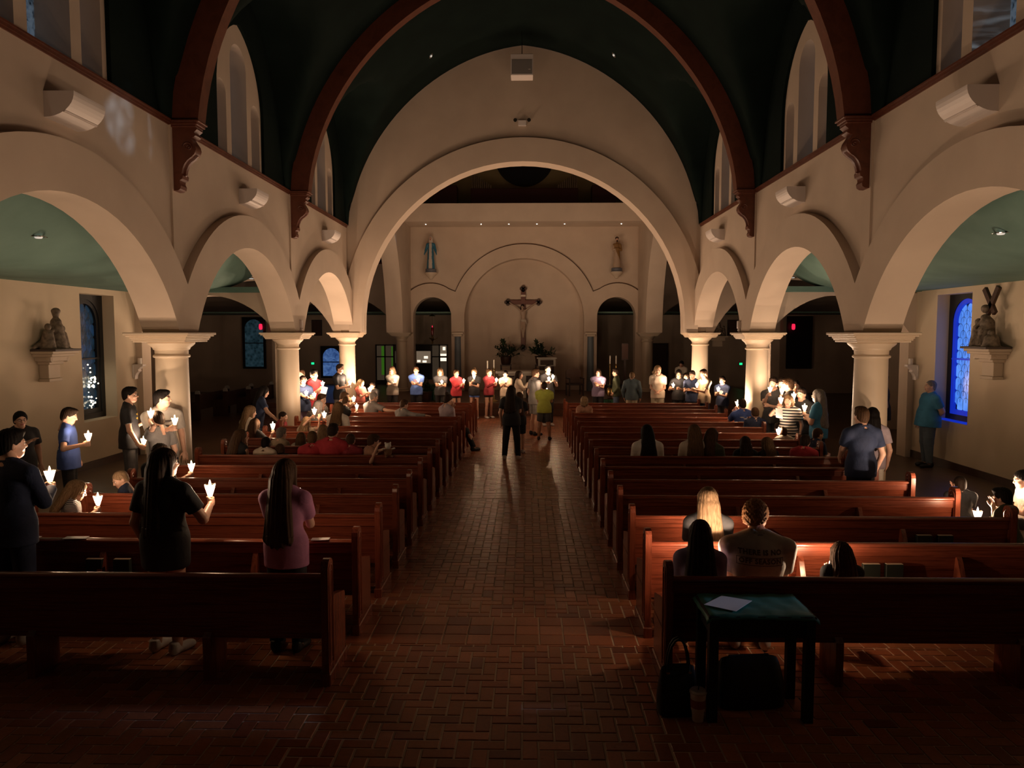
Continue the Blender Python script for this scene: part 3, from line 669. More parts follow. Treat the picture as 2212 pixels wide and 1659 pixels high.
# ================================================================ SMOOTH BODIES (signed distance fields meshed by surface nets)
def smin(a, b, k):
    h = np.maximum(k - np.abs(a - b), 0) / k
    return np.minimum(a, b) - h * h * k * .25
class SDF:
    def __init__(s, lo, hi, h):
        s.lo = np.array(lo, float); s.h = h
        s.n = np.ceil((np.array(hi, float) - s.lo) / h).astype(int) + 1
        s.a = np.full(s.n, .5, np.float32)
        s.ax = [s.lo[i] + h * np.arange(s.n[i]) for i in range(3)]
    def sl(s, lo, hi):
        r = []
        for i in range(3):
            a = max(0, int((lo[i] - s.lo[i]) / s.h)); b = min(s.n[i], int((hi[i] - s.lo[i]) / s.h) + 2)
            if b <= a: return None
            r.append(slice(a, b))
        return tuple(r)
    def pts(s, sl): return [s.ax[0][sl[0]][:, None, None], s.ax[1][sl[1]][None, :, None], s.ax[2][sl[2]][None, None, :]]
    def put(s, sl, d, k, op):
        if op == 'add': s.a[sl] = smin(s.a[sl], d, k) if k > 0 else np.minimum(s.a[sl], d)
        elif op == 'sub': s.a[sl] = -smin(-s.a[sl], d, k) if k > 0 else np.maximum(s.a[sl], -d)
    def cone(s, a, b, ra, rb, k=.03, op='add', infl=0.0, cut=None):
        a, b = np.array(a, float), np.array(b, float); ra += infl; rb += infl; m = k + .06
        sl = s.sl(np.minimum(a - ra, b - rb) - m, np.maximum(a + ra, b + rb) + m)
        if sl is None: return
        X, Y, Z = s.pts(sl); d = b - a; L2 = float(d @ d) + 1e-9
        t = np.clip(((X - a[0]) * d[0] + (Y - a[1]) * d[1] + (Z - a[2]) * d[2]) / L2, 0, 1)
        q = np.sqrt((X - a[0] - t * d[0]) ** 2 + (Y - a[1] - t * d[1]) ** 2 + (Z - a[2] - t * d[2]) ** 2) - (ra + t * (rb - ra))
        if cut:                                                    # flat end at b
            u = d / math.sqrt(L2); q = np.maximum(q, (X - b[0]) * u[0] + (Y - b[1]) * u[1] + (Z - b[2]) * u[2])
        s.put(sl, q.astype(np.float32), k, op)
    def ell(s, c, r, k=.03, op='add', R=None, infl=0.0):
        c = np.array(c, float); r = np.array(r, float) + infl; m = float(max(r)) + k + .05
        sl = s.sl(c - m, c + m)
        if sl is None: return
        X, Y, Z = s.pts(sl); x, y, z = X - c[0], Y - c[1], Z - c[2]
        if R is not None: x, y, z = (R[0][0] * x + R[1][0] * y + R[2][0] * z, R[0][1] * x + R[1][1] * y + R[2][1] * z, R[0][2] * x + R[1][2] * y + R[2][2] * z)
        k0 = np.sqrt((x / r[0]) ** 2 + (y / r[1]) ** 2 + (z / r[2]) ** 2); k1 = np.sqrt((x / r[0] ** 2) ** 2 + (y / r[1] ** 2) ** 2 + (z / r[2] ** 2) ** 2) + 1e-6
        s.put(sl, (k0 * (k0 - 1) / k1).astype(np.float32), k, op)
    def clip(s, p, n):                                             # keep the side opposite to n
        X, Y, Z = s.pts((slice(None),) * 3); n = np.array(n, float); n /= np.linalg.norm(n)
        s.a = np.maximum(s.a, (n[0] * (X - p[0]) + n[1] * (Y - p[1]) + n[2] * (Z - p[2])).astype(np.float32))
    def net(s):
        a = s.a; ins = a < 0
        for ax in range(3):
            idx = [slice(None)] * 3; idx[ax] = 0; ins[tuple(idx)] = False; idx[ax] = -1; ins[tuple(idx)] = False
        a = np.where(ins, np.minimum(a, -1e-5), np.maximum(a, 1e-5))
        c = [(i, j, k) for i in (0, 1) for j in (0, 1) for k in (0, 1)]
        nx, ny, nz = a.shape
        def corner(A, o): return A[o[0]:nx - 1 + o[0], o[1]:ny - 1 + o[1], o[2]:nz - 1 + o[2]]
        cnt = sum(corner(ins, o).astype(np.int8) for o in c)
        act = (cnt > 0) & (cnt < 8); I = np.argwhere(act)
        if len(I) == 0: return np.zeros((0, 3)), np.zeros((0, 4), int)
        idm = np.full(act.shape, -1, np.int64); idm[act] = np.arange(len(I))
        val = {o: a[I[:, 0] + o[0], I[:, 1] + o[1], I[:, 2] + o[2]] for o in c}
        pos = np.zeros((len(I), 3)); n = np.zeros(len(I))
        for o in c:
            for ax in range(3):
                if o[ax]: continue
                p = list(o); p[ax] = 1; p = tuple(p); v0, v1 = val[o], val[p]; m = (v0 < 0) != (v1 < 0)
                t = np.where(m, v0 / (v0 - v1 + 1e-12), 0)
                e = np.zeros((len(I), 3)); e[:] = o; e[:, ax] += t
                pos[m] += e[m]; n += m
        V = s.lo + s.h * (I + pos / n[:, None])
        Q = []
        for ax in range(3):
            o1, o2 = (ax + 1) % 3, (ax + 2) % 3
            s0 = [slice(1, None)] * 3; s1 = [slice(1, None)] * 3; s0[ax] = slice(0, -1); s1[ax] = slice(1, None)
            A, B = ins[tuple(s0)], ins[tuple(s1)]
            for fl in (0, 1):
                E = np.argwhere((A & ~B) if fl == 0 else (~A & B))
                if not len(E): continue
                base = E.copy(); base[:, o1] += 1; base[:, o2] += 1
                def cell(d1, d2):
                    q = base.copy(); q[:, o1] -= d1; q[:, o2] -= d2
                    q = np.minimum(q, np.array(act.shape) - 1); return idm[q[:, 0], q[:, 1], q[:, 2]]
                q = np.stack([cell(1, 1), cell(0, 1), cell(0, 0), cell(1, 0)], 1)
                Q.append(q if fl == 0 else q[:, ::-1])
        Q = np.concatenate(Q); Q = Q[(Q >= 0).all(1)]
        return V, Q
def qmesh(name, V, Q, mi=None, mats=(), smooth=True):
    me = bpy.data.meshes.new(name); V = np.asarray(V, np.float32); Q = np.asarray(Q, np.int32)
    me.vertices.add(len(V)); me.vertices.foreach_set('co', V.ravel())
    me.loops.add(Q.size); me.loops.foreach_set('vertex_index', Q.ravel())
    me.polygons.add(len(Q)); me.polygons.foreach_set('loop_start', np.arange(0, Q.size, 4, dtype=np.int32))
    for m in mats: me.materials.append(m)
    if mi is not None: me.polygons.foreach_set('material_index', np.asarray(mi, np.int32))
    me.polygons.foreach_set('use_smooth', np.ones(len(Q), bool)); me.update(calc_edges=True); me.validate()
    return me
class QB:
    """joins quad pieces into one body mesh"""
    def __init__(s): s.V = []; s.Q = []; s.M = []; s.n = 0
    def add(s, V, Q, M=0):
        s.V.append(V); s.Q.append(Q + s.n); s.M.append(np.full(len(Q), M) if np.isscalar(M) else M); s.n += len(V)
    def mesh(s, name, mats): return qmesh(name, np.concatenate(s.V), np.concatenate(s.Q), np.concatenate(s.M), mats)
def xf(V, R, t, sc=1.0): return (np.asarray(V) * sc) @ np.asarray(R).T + np.asarray(t)
def cubesphere(n=4):
    V = []; Q = []; ix = {}
    def vid(p):
        k = tuple(np.round(p, 5))
        if k not in ix: ix[k] = len(V); V.append(np.array(p) / np.linalg.norm(p))
        return ix[k]
    for ax in range(3):
        for sg in (-1, 1):
            for i in range(n):
                for j in range(n):
                    f = lambda a, b: np.roll(np.array([sg, (2 * a / n - 1), (2 * b / n - 1)], float), ax)
                    q = [vid(f(i, j)), vid(f(i + 1, j)), vid(f(i + 1, j + 1)), vid(f(i, j + 1))]
                    Q.append(q if sg > 0 else q[::-1])
    return np.array(V), np.array(Q)
SPH = cubesphere(4)
# ---------------------------------------------------------------- head, faces +Y, origin at eye level, 0.236 tall
def head_template(h):
    f = SDF((-.11, -.14, -.24), (.11, .14, .14), h)
    f.ell((0, -.014, .028), (.076, .097, .090), 0); f.ell((0, .022, -.030), (.060, .070, .086), .03)
    f.ell((0, .046, -.088), (.034, .036, .028), .03)
    for s in (-1, 1):
        f.ell((s * .036, .060, -.030), (.025, .026, .022), .02); f.ell((s * .074, -.012, -.012), (.010, .020, .032), .006)
        f.cone((s * .012, .086, .020), (s * .046, .074, .022), .010, .008, .012)
    f.cone((0, .088, .010), (0, .104, -.026), .007, .012, .010); f.ell((0, .094, -.030), (.018, .012, .009), .008)
    for s in (-1, 1): f.ell((s * .031, .098, .000), (.017, .014, .010), .012, 'sub')
    f.ell((0, .082, -.058), (.024, .013, .006), .006); f.ell((0, .080, -.068), (.021, .013, .007), .006)
    f.cone((0, -.025, -.05), (0, -.04, -.26), .050, .056, .03)
    V, Q = f.net(); c = V[Q].mean(1)
    M = np.zeros(len(Q), int); M[(np.abs(c[:, 0]) < .024) & (c[:, 2] > -.075) & (c[:, 2] < -.052) & (c[:, 1] > .078)] = 1
    q = QB(); q.add(V, Q, M)
    for s in (-1, 1):
        q.add(SPH[0] * np.array((.0125, .0095, .0085)) + np.array((s * .031, .0800, .0)), SPH[1], 2)
        q.add(SPH[0] * np.array((.0058, .004, .0062)) + np.array((s * .031, .0880, .0)), SPH[1], 3)
        bv = SPH[0] * np.array((.019, .006, .0045)); q.add(bv + np.array((s * .031, .088, .021)), SPH[1], 3)
    return np.concatenate(q.V), np.concatenate(q.Q), np.concatenate(q.M)
HEADS = {'fine': head_template(.0062), 'far': head_template(.0085)}
# ---------------------------------------------------------------- hands: forearm comes along +X, palm normal -Z (relaxed) or gripping a vertical rod
def hand_template(kind, h):
    f = SDF((-.05, -.075, -.085), (.21, .085, .06), h)
    f.cone((-.03, 0, 0), (.02, 0, 0), .025, .026, .01); f.ell((.052, 0, 0), (.046, .040, .016), .02)
    if kind == 'open':
        for i, (y, l) in enumerate(((.031, .072), (.011, .082), (-.010, .076), (-.030, .060))):
            p0 = (.085, y, 0); p1 = (.085 + l * .55, y * 1.15, -.010); p2 = (.085 + l * .98, y * 1.2, -.034)
            f.cone(p0, p1, .0092, .0085, .006); f.cone(p1, p2, .0085, .0070, .004)
        f.cone((.020, .030, -.004), (.058, .062, -.016), .013, .010, .01); f.cone((.058, .062, -.016), (.086, .064, -.026), .010, .008, .004)
        V, Q = f.net(); return V, Q
    # grip: palm upright (normal +Y), fingers wrapped round a rod parallel to Z through (0.082, 0.028)
    f = SDF((-.05, -.06, -.075), (.15, .085, .085), h)
    f.cone((-.03, 0, 0), (.02, 0, 0), .025, .026, .01); f.ell((.052, 0, 0), (.046, .016, .040), .02)
    cx, cy, R = .080, .026, .021
    for z, l in ((.031, 1.0), (.011, 1.06), (-.010, 1.0), (-.029, .86)):
        pts = [(.084, -.002, z)] + [(cx + R * math.cos(a), cy + R * math.sin(a), z) for a in (-.6, .6, 1.7, 2.5 * l)]
        for i in range(4): f.cone(pts[i], pts[i + 1], .0092 - .0006 * i, .0088 - .0006 * i, .005)
    f.cone((.022, .006, .030), (.050, .034, .044), .013, .0105, .01); f.cone((.050, .034, .044), (.072, .050, .042), .0105, .008, .004)
    return f.net()
HANDS = {(k, q): hand_template(k, hh) for k in ('open', 'grip') for q, hh in (('fine', .0055), ('far', .0085))}
# ---------------------------------------------------------------- shoe, toe towards +Y, sole at z = 0
def shoe_template():
    f = SDF((-.07, -.10, -.01), (.07, .22, .13), .010)
    f.ell((0, -.035, .045), (.036, .045, .048), 0); f.ell((0, .07, .038), (.044, .09, .040), .04); f.ell((0, .13, .030), (.042, .055, .030), .03)
    f.cone((0, -.03, .06), (0, -.035, .105), .042, .040, .03); f.clip((0, 0, .0), (0, 0, -1)); f.clip((0, 0, .11), (0, 0, 1))
    return f.net()
SHOE = shoe_template()
# ---------------------------------------------------------------- hair, in head space
def hair_template(kind, seed=0):
    h = .0085; long_ = {'long': -.50, 'vlong': -.62, 'mid': -.27, 'bob': -.15, 'wavy': -.42, 'child': -.34}.get(kind)
    f = SDF((-.17, -.24, (long_ or -.16) - .06), (.17, .14, .24), h)
    g = {'buzz': .004, 'short': .013, 'curly': .022, 'messy': .020}.get(kind, .014)
    gs = min(g, .007) if kind in ('buzz', 'short', 'messy') else g
    f.ell((0, -.016, .030 + (g - gs) * .5), (.077 + gs, .098 + gs, .092 + (g + gs) * .5), 0)
    if kind in ('buzz', 'short', 'messy', 'curly', 'bun', 'pony'):
        f.ell((0, -.042, -.03), (.066 + gs, .064 + gs * .6, .075), .03)
        if kind in ('short', 'messy', 'curly'): f.ell((0, .05, .095), (.055, .05, .03), .03)
        sl = .80; f.clip((0, -.09, -.088), (0, sl, -1)) if kind != 'bun' else f.clip((0, -.09, -.09), (0, sl, -1))
        f.ell((0, .105, -.03), (.075, .07, .095), .015, 'sub')
    if kind == 'bun': f.ell((0, -.06, .135), (.045, .045, .040), .012)
    if kind == 'pony':
        f.ell((0, -.115, .05), (.03, .03, .03), .02); f.cone((0, -.12, .04), (0, -.15, -.10), .030, .036, .02); f.cone((0, -.15, -.1), (0, -.13, -.16), .036, .02, .02)
    if long_:
        w = {'bob': .086, 'mid': .088, 'wavy': .105, 'child': .092}.get(kind, .095)
        f.ell((0, -.075, -.06), (w, .060, .15), .04)
        zt = long_
        wb = min(.105, .055 + .10 * abs(zt)); f.cone((-.045, -.085, -.05), (-wb, -.138, zt + .06), .055, .040, .03); f.cone((.045, -.085, -.05), (wb, -.138, zt + .06), .055, .040, .03)
        f.cone((0, -.09, -.05), (0, -.155, zt + .03), .055, .045, .03); f.cone((-.02, -.09, -.05), (-wb * .5, -.152, zt + .04), .05, .042, .03); f.cone((.02, -.09, -.05), (wb * .5, -.152, zt + .04), .05, .042, .03)
        for s in (-1, 1): f.cone((s * .070, .01, .05), (s * (w - .006), -.005, max(zt * .55, -.2)), .024, .020, .02)
        f.ell((0, .095, -.045), (.064, .070, .100), .015, 'sub'); f.cone((0, .03, -.10), (0, .06, -.3), .055, .07, .01, 'sub')
    V, Q = f.net(); rs = np.random.RandomState(seed + 3); V = V.copy()
    an = np.arctan2(V[:, 0], -V[:, 1] - .02); ph = rs.uniform(0, 6, 3)
    amp = {'buzz': .0008, 'curly': .007, 'messy': .006, 'wavy': .006}.get(kind, .0034)
    if kind in ('curly', 'messy'): d = np.sin(V[:, 0] * 170 + ph[0]) * np.sin(V[:, 1] * 150 + ph[1]) * np.sin(V[:, 2] * 160 + ph[2])
    else:
        wv = .5 * np.sin(V[:, 2] * 26 + ph[0]) if kind == 'wavy' else .12 * np.sin(V[:, 2] * 12 + ph[0])
        d = .6 * np.sin(an * 23 + wv * 3 + ph[1]) + .4 * np.sin(an * 41 + ph[2] + wv * 5)
    rad = V - np.array((0, -.02, 0)); rad[:, 2] *= (V[:, 2] > 0); rad /= (np.linalg.norm(rad, axis=1, keepdims=True) + 1e-6)
    V += rad * (d * amp)[:, None]
    if long_: V[:, 2] += (V[:, 2] < long_ + .10) * np.abs(np.sin(an * 9 + ph[0])) * .02
    return qmesh('hair_' + kind, V, Q)
HAIR = {k: hair_template(k, i) for i, k in enumerate(('short', 'buzz', 'messy', 'curly', 'long', 'vlong', 'mid', 'bob', 'wavy', 'bun', 'pony', 'child'))}
def hairmat(name, c1, c2):
    def f(m, nt, b):
        v = coords(nt, (60, 60, 2.5)); n = nd(nt, 'ShaderNodeTexNoise', Scale=2.0, Detail=4.0); nt.links.new(v, n.inputs[0])
        nt.links.new(ramp(nt, n.outputs[0], [(.3, c1), (.7, c2)]), b.inputs['Base Color']); bump(nt, b, n.outputs[0], .5, .004)
    return mat('hair_' + name, c2, .65, spec=.12, build=f)
HC = {'black': hairmat('black', (.004, .003, .003), (.012, .009, .008)), 'dark': hairmat('dark', (.012, .007, .005), (.035, .02, .013)),
      'brown': hairmat('brown', (.035, .017, .009), (.09, .048, .026)), 'light': hairmat('light', (.07, .04, .02), (.16, .095, .05)),
      'blonde': hairmat('blonde', (.13, .08, .042), (.33, .215, .125)), 'grey': hairmat('grey', (.12, .10, .09), (.25, .22, .20)), 'ginger': hairmat('ginger', (.16, .06, .02), (.33, .15, .06))}
def skinmat(name, c):
    def f(m, nt, b):
        v = coords(nt); n = nd(nt, 'ShaderNodeTexNoise', Scale=14.0, Detail=3.0); nt.links.new(v, n.inputs[0])
        nt.links.new(ramp(nt, n.outputs[0], [(.3, [x * .92 for x in c]), (.7, [min(1, x * 1.05) for x in c])]), b.inputs['Base Color'])
    return mat('skin_' + name, c, .48, build=f)
SK = {'fair': skinmat('fair', (.62, .37, .27)), 'mid': skinmat('mid', (.50, .28, .19)), 'tan': skinmat('tan', (.36, .19, .12)), 'dark': skinmat('dark', (.12, .06, .04))}
M_lip = mat('lips', (.42, .14, .12), .4); M_eyew = mat('eye_white', (.7, .68, .66), .2); M_iris = mat('iris_brow', (.02, .012, .008), .4)
def cloth(name, c, rough=.85):
    def f(m, nt, b):
        v = coords(nt); n = nd(nt, 'ShaderNodeTexNoise', Scale=9.0, Detail=4.0, Distortion=.8); nt.links.new(v, n.inputs[0])
        nt.links.new(ramp(nt, n.outputs[0], [(.3, [x * .86 for x in c]), (.7, [min(1, x * 1.08) for x in c])]), b.inputs['Base Color'])
        bump(nt, b, n.outputs[0], .35, .02)
    return mat('cloth_' + name, c, rough, build=f)
def stripes(name, c1, c2, per):
    def f(m, nt, b):
        v = coords(nt); sx = nt.nodes.new('ShaderNodeSeparateXYZ'); nt.links.new(v, sx.inputs[0])
        mm = nd(nt, 'ShaderNodeMath', operation='MULTIPLY'); mm.inputs[1].default_value = 2 * PI / per; nt.links.new(sx.outputs[2], mm.inputs[0])
        sn = nd(nt, 'ShaderNodeMath', operation='SINE'); nt.links.new(mm.outputs[0], sn.inputs[0])
        nt.links.new(ramp(nt, sn.outputs[0], [(.0, c1), (.12, c2)]), b.inputs['Base Color'])
    return mat('cloth_' + name, c1, .85, build=f)
CL = {k: cloth(k, c) for k, c in dict(black=(.012, .012, .015), navy=(.016, .028, .075), royal=(.05, .10, .36), blue=(.10, .20, .60), teal=(.03, .20, .34), white=(.72, .68, .62), cream=(.62, .52, .42),
      grey=(.20, .19, .19), lgrey=(.42, .39, .36), charcoal=(.05, .05, .055), red=(.48, .035, .05), maroon=(.30, .03, .045), pink=(.42, .17, .30), coral=(.46, .12, .10), lime=(.36, .40, .06), tan=(.40, .31, .22), denim=(.06, .09, .16), khaki=(.40, .36, .27),
      jean=(.10, .13, .17), purple=(.24, .19, .32), nude=(.42, .22, .15), slate=(.06, .09, .11), olive=(.05, .06, .03), skyblue=(.05, .22, .40), lav=(.40, .33, .38)).items()}
CL['stripe'] = stripes('stripe', (.02, .02, .025), (.70, .66, .60), .055); CL['finestripe'] = stripes('finestripe', (.05, .05, .07), (.45, .42, .42), .014)
# ---------------------------------------------------------------- candle
def mk_candle_meshes():
    st = MB().lathe([(.0085, -.11), (.009, .02), (.0085, .055), (.004, .06)], 10).me('wax_stick', True)
    n = 8; vs = []; prof = [(.013, -.032), (.019, -.028), (.030, .01), (.040, .045), (.047, .078)]
    b = MB(); seg = 16
    def pt(r, z, k): a = 2 * PI * k / seg; w = 1 + (.035 * math.cos(a * 6) if z > .04 else .015 * math.cos(a * 6)); return (r * w * math.cos(a), r * w * math.sin(a), z + (.004 * math.cos(a * 6) if z > .07 else 0))
    vs = [pt(r, z, k) for r, z in prof for k in range(seg)] + [pt(r - .0015, z, k) for r, z in prof for k in range(seg)]
    m = len(prof); N = m * seg
    fs = [(j * seg + k, j * seg + (k + 1) % seg, (j + 1) * seg + (k + 1) % seg, (j + 1) * seg + k) for j in range(m - 1) for k in range(seg)]
    fs += [tuple(i + N for i in f[::-1]) for f in fs] + [((m - 1) * seg + k, (m - 1) * seg + (k + 1) % seg, N + (m - 1) * seg + (k + 1) % seg, N + (m - 1) * seg + k) for k in range(seg)]
    cup = mesh('drip_cup', vs, fs, True)
    fl = MB().lathe([(.001, .058), (.007, .066), (.0095, .078), (.0075, .094), (.0035, .108), (.0005, .118)], 10).me('flame', True)
    return st, cup, fl
CAN = mk_candle_meshes()
M_wax = mat('candle_wax', (.85, .78, .66), .4)
def cupb(m, nt, b):
    out = nt.nodes['Material Output']; tr = nt.nodes.new('ShaderNodeBsdfTranslucent'); tr.inputs[0].default_value = (.95, .90, .82, 1)
    df = nt.nodes.new('ShaderNodeBsdfTransparent'); df.inputs[0].default_value = (.9, .86, .8, 1)
    mx = nt.nodes.new('ShaderNodeMixShader'); mx.inputs[0].default_value = .45
    nt.links.new(tr.outputs[0], mx.inputs[1]); nt.links.new(df.outputs[0], mx.inputs[2]); nt.links.new(mx.outputs[0], out.inputs[0])
M_cup = mat('translucent_cup', (.9, .86, .8), .5, build=cupb)
def flameb(m, nt, b):
    out = nt.nodes['Material Output']; e = nt.nodes.new('ShaderNodeEmission'); e.inputs[0].default_value = (1, .78, .45, 1); e.inputs[1].default_value = 30.0
    tr = nt.nodes.new('ShaderNodeBsdfTransparent'); ad = nt.nodes.new('ShaderNodeAddShader')
    nt.links.new(e.outputs[0], ad.inputs[0]); nt.links.new(tr.outputs[0], ad.inputs[1]); nt.links.new(ad.outputs[0], out.inputs[0])
M_flame = mat('candle_flame', (1, .8, .5), .5, build=flameb)
NC = 0
LIGHTD = bpy.data.lights.new('candle_glow', 'POINT'); LIGHTD.energy = CANDLE_W; LIGHTD.color = CANDLE_COL; LIGHTD.shadow_soft_size = .012
def candle(loc, label, tilt=(0, 0), sc=1.0, power=1.0):
    global NC; NC += 1
    c = empty('handheld_candle', loc, 0, label, 'candle', 'lit candles in white drip cups'); c.rotation_euler = (tilt[0], tilt[1], NC * .9)
    if sc != 1.0: c.scale = (sc,) * 3
    mkobj('wax_stick', CAN[0], M_wax, c); mkobj('drip_cup', CAN[1], M_cup, c); mkobj('flame', CAN[2], M_flame, c)
    L = LIGHTD
    if power != 1.0: L = LIGHTD.copy(); L.energy = CANDLE_W * power
    l = bpy.data.objects.new('flame_light', L); COL.objects.link(l); l.parent = c; l.location = (0, 0, .074)
    return c
# ================================================================ PEOPLE
GLASS = None
def glasses_mesh():
    b = MB()
    for s in (-1, 1):
        b.tube([(s * .033 + .022 * math.cos(a), .100, .002 + .017 * math.sin(a)) for a in np.linspace(0, 2 * PI, 13)], .0022, 5)
        b.tube([(s * .055, .099, .006), (s * .078, .07, .008), (s * .082, -.01, .004)], .0022, 5)
    b.tube([(-.012, .102, .005), (.012, .102, .005)], .0022, 5); return b.me('glasses', True)
GLASS = glasses_mesh()
PERSONS = []
def ik(Sh, T, a, b, pole):
    d = T - Sh; L = np.linalg.norm(d)
    if L > (a + b) * .985: T = Sh + d / L * (a + b) * .985; d = T - Sh; L = np.linalg.norm(d)
    L = max(L, abs(a - b) + .02, .05); u = d / (np.linalg.norm(d) + 1e-9); x = (a * a - b * b + L * L) / (2 * L); h = math.sqrt(max(a * a - x * x, 0))
    p = pole - u * (pole @ u); p /= np.linalg.norm(p) + 1e-9
    return Sh + u * x + p * h, T
def rot(axis, deg): return np.array(Matrix.Rotation(math.radians(deg), 3, axis))
LEAN0 = 9
def person(label, px, py, pose, where, yaw=0, hair='short', hc='dark', shirt='black', sleeve='s', pants='long', pc='charcoal', skin='fair', L=None, R=None,
           fem=False, fat=1.0, hy=0, hp=0, lean=0, candleL=None, candleR=None, glasses=False, fine=False, shoes='white', seat=.445, dy=0.0, zf=None, hem=-.13, group=None, legs='', cpow=1.0, x=None, H=None):
    """px, py: crown of the head in the photograph; where: pew row (sitting) or distance (standing)"""
    if pose == 'sit':
        Y = ROW[where] + .30 + dy; z0 = FZ(Y); cr = atY(px, py, Y + .03); lean = lean or LEAN0; s = max(.55, (cr.z - z0 - seat) / (.10 + .77 * math.cos(math.radians(lean)))) * 1.03; Ht = 1.7 * s
    elif pose == 'rowstand':
        Y = ROW[where] + .60 + dy; z0 = FZ(Y); cr = atY(px, py, Y); Ht = cr.z - z0; s = Ht / 1.7
    else:
        Y = where; z0 = FZ(Y) if zf is None else zf; cr = atY(px, py, Y); Ht = cr.z - z0; s = Ht / 1.7
    if H: Ht = H; s = H / 1.7
    hh = .10 + .08 * Ht; hs_ = hh / .236; q = 'fine' if fine else 'far'; h = .0125 if fine else .020
    ca, sa_ = math.cos(math.radians(yaw)), math.sin(math.radians(yaw))
    a = math.radians(lean); X3 = np.array((1., 0, 0)); u = np.array((0, math.sin(a), math.cos(a))); f3 = np.array((0, math.cos(a), -math.sin(a)))
    RT = np.stack([X3, f3, u], 1)
    sit = pose == 'sit'
    P0 = np.array((0, 0, seat + .075 * s)) if sit else np.array((0, 0, .93 * s))
    T = lambda x, y, z: P0 + X3 * x * s + f3 * y * s + u * z * s
    crown_rel = .77 * s
    HCt = P0 + u * (crown_rel - hh * .5) + f3 * .03 * s
    off = np.array((ca * HCt[0] - sa_ * HCt[1], sa_ * HCt[0] + ca * HCt[1]))
    root = empty('person', (cr.x - off[0] if x is None else x, Y, z0), math.radians(yaw), label, 'person', group)
    rx, ry = root.location.x, root.location.y
    def tolocal(p):
        d = np.array((p[0] - rx, p[1] - ry, p[2] - z0)); return np.array((ca * d[0] + sa_ * d[1], -sa_ * d[0] + ca * d[1], d[2]))
    sw = (.182 if fem else .203) * (.45 + .55 * fat); W = fat * (.95 if fem else 1.0)
    tors = [('e', T(0, 0, .34), (.162 * W, .105 * fat, .19)), ('e', T(0, .012, .14), (.136 * W, .102 * fat, .17)), ('e', T(0, -.005, .0), (.155 * W, .112 * fat, .12))]
    if fem and Ht > 1.4: tors += [('e', T(sx * .065, .075, .33), (.055, .05, .055)) for sx in (-1, 1)]
    shC = ('c', T(-sw + .035, 0, .438), T(sw - .035, 0, .438), .055, .055)
    trap = [(T(sx * .03, -.015, .535), T(sx * (sw - .05), -.005, .450), .040, .046) for sx in (-1, 1)]
    neck = ('c', T(0, -.012, .44), P0 + u * (crown_rel - hh * .72) + f3 * .012 * s, .062, .050)
    legp = []; feet = []
    for i, sx in enumerate((-1, 1)):
        hip = T(sx * .088, 0, -.02)
        if sit:
            kn = np.array((sx * .115 * s, .43 * s, seat + .055 * s)); an = np.array((sx * .12 * s, .40 * s, max(.08, seat + .055 * s - .40 * s)))
            if legs == 'aisle' and sx > 0: kn = np.array((.30 * s, .38 * s, seat + .04)); an = np.array((.50 * s, .42 * s, .08))
        else:
            sp = .012 if legs != 'wide' else .07
            fw = (.05 * sx if legs == 'step' else 0)
            kn = np.array((sx * (.088 + sp * .6) * s, .012 * s + fw, .49 * s)); an = np.array((sx * (.09 + sp) * s, -.012 * s + fw * 2, .075 * s))
        legp.append((hip, kn, an)); feet.append(an)
    # arms
    arms = []
    for i, (sx, tg) in enumerate(((-1, L), (1, R))):
        Sh = T(sx * (sw - .008), 0, .432); ua, fa = .285 * s, .245 * s; grip = False; pole = np.array((sx * .5, -.6, -.7))
        if tg is None: tp = np.array((Sh[0] + sx * .05 * s, Sh[1] + .06 * s, Sh[2] - .50 * s)) if not sit else T(sx * .10, .30, .10)
        elif tg == 'lap': tp = T(sx * .07, .30, .06)
        elif tg == 'clasp': tp = T(sx * .035, .17, .07)
        elif tg == 'fold': tp = T(-sx * .02, .20, .24)
        elif tg == 'chest': tp = T(-sx * .02, .16, .30)
        elif tg == 'hold': tp = T(sx * .05, .335, .24); grip = True
        elif tg == 'face': tp = T(sx * .06, .13, .50)
        elif tg == 'back': tp = T(sx * .02, -.16, .06)
        elif tg == 'pocket': tp = T(sx * .20, .06, .0)
        elif tg == 'out': tp = T(sx * .52, -.10, .40)
        else:
            m, gx, gy, gd = tg; grip = m == 'g'; w = atY(gx, gy, gd); tp = tolocal((w.x, w.y, w.z - (.085 if grip else 0)))
            if grip and abs((yaw + 180) % 360 - 180) > 125 and 0 < tp[1] < .35 * s: tp[1] = .35 * s
            if m == 'r': pole = np.array((sx * 1.0, -.3, -.2))
        E, Wr = ik(Sh, tp, ua, fa, pole); arms.append((Sh, E, Wr, grip, sx))
    allp = np.array([P0] + [x_ for l in legp for x_ in l] + [x_ for a_ in arms for x_ in a_[:3]] + [T(-.25, 0, .45), T(.25, 0, .45)]); m_ = .20
    lo, hi = allp.min(0) - m_, allp.max(0) + m_; lo[2] = max(lo[2], -.02) - .02
    def torso(F, infl, parts=(0, 1, 2, 3, 4)):
        for j, t_ in enumerate(tors): 
            if j in parts or j > 2: F.ell(t_[1], np.array(t_[2]) * s, .06 * s, 'add', RT, infl)
        F.cone(*shC[1:3], shC[3] * s, shC[4] * s, .05 * s, infl=infl)
        for a_, b_, r0, r1 in trap: F.cone(a_, b_, r0 * s, r1 * s, .04 * s, infl=infl)
    # body
    F = SDF(lo, hi, h); torso(F, 0); F.cone(*neck[1:3], neck[3] * s, neck[4] * s, .04)
    lf = fat ** .7
    for hip, kn, an in legp: F.cone(hip, kn, .080 * s * lf, .054 * s * lf, .04); F.cone(kn, an, .054 * s * lf, .036 * s, .015); F.cone((kn + an) / 2 + np.array((0, -.015 * s, .08 * s)), an, .046 * s, .034 * s, .02)
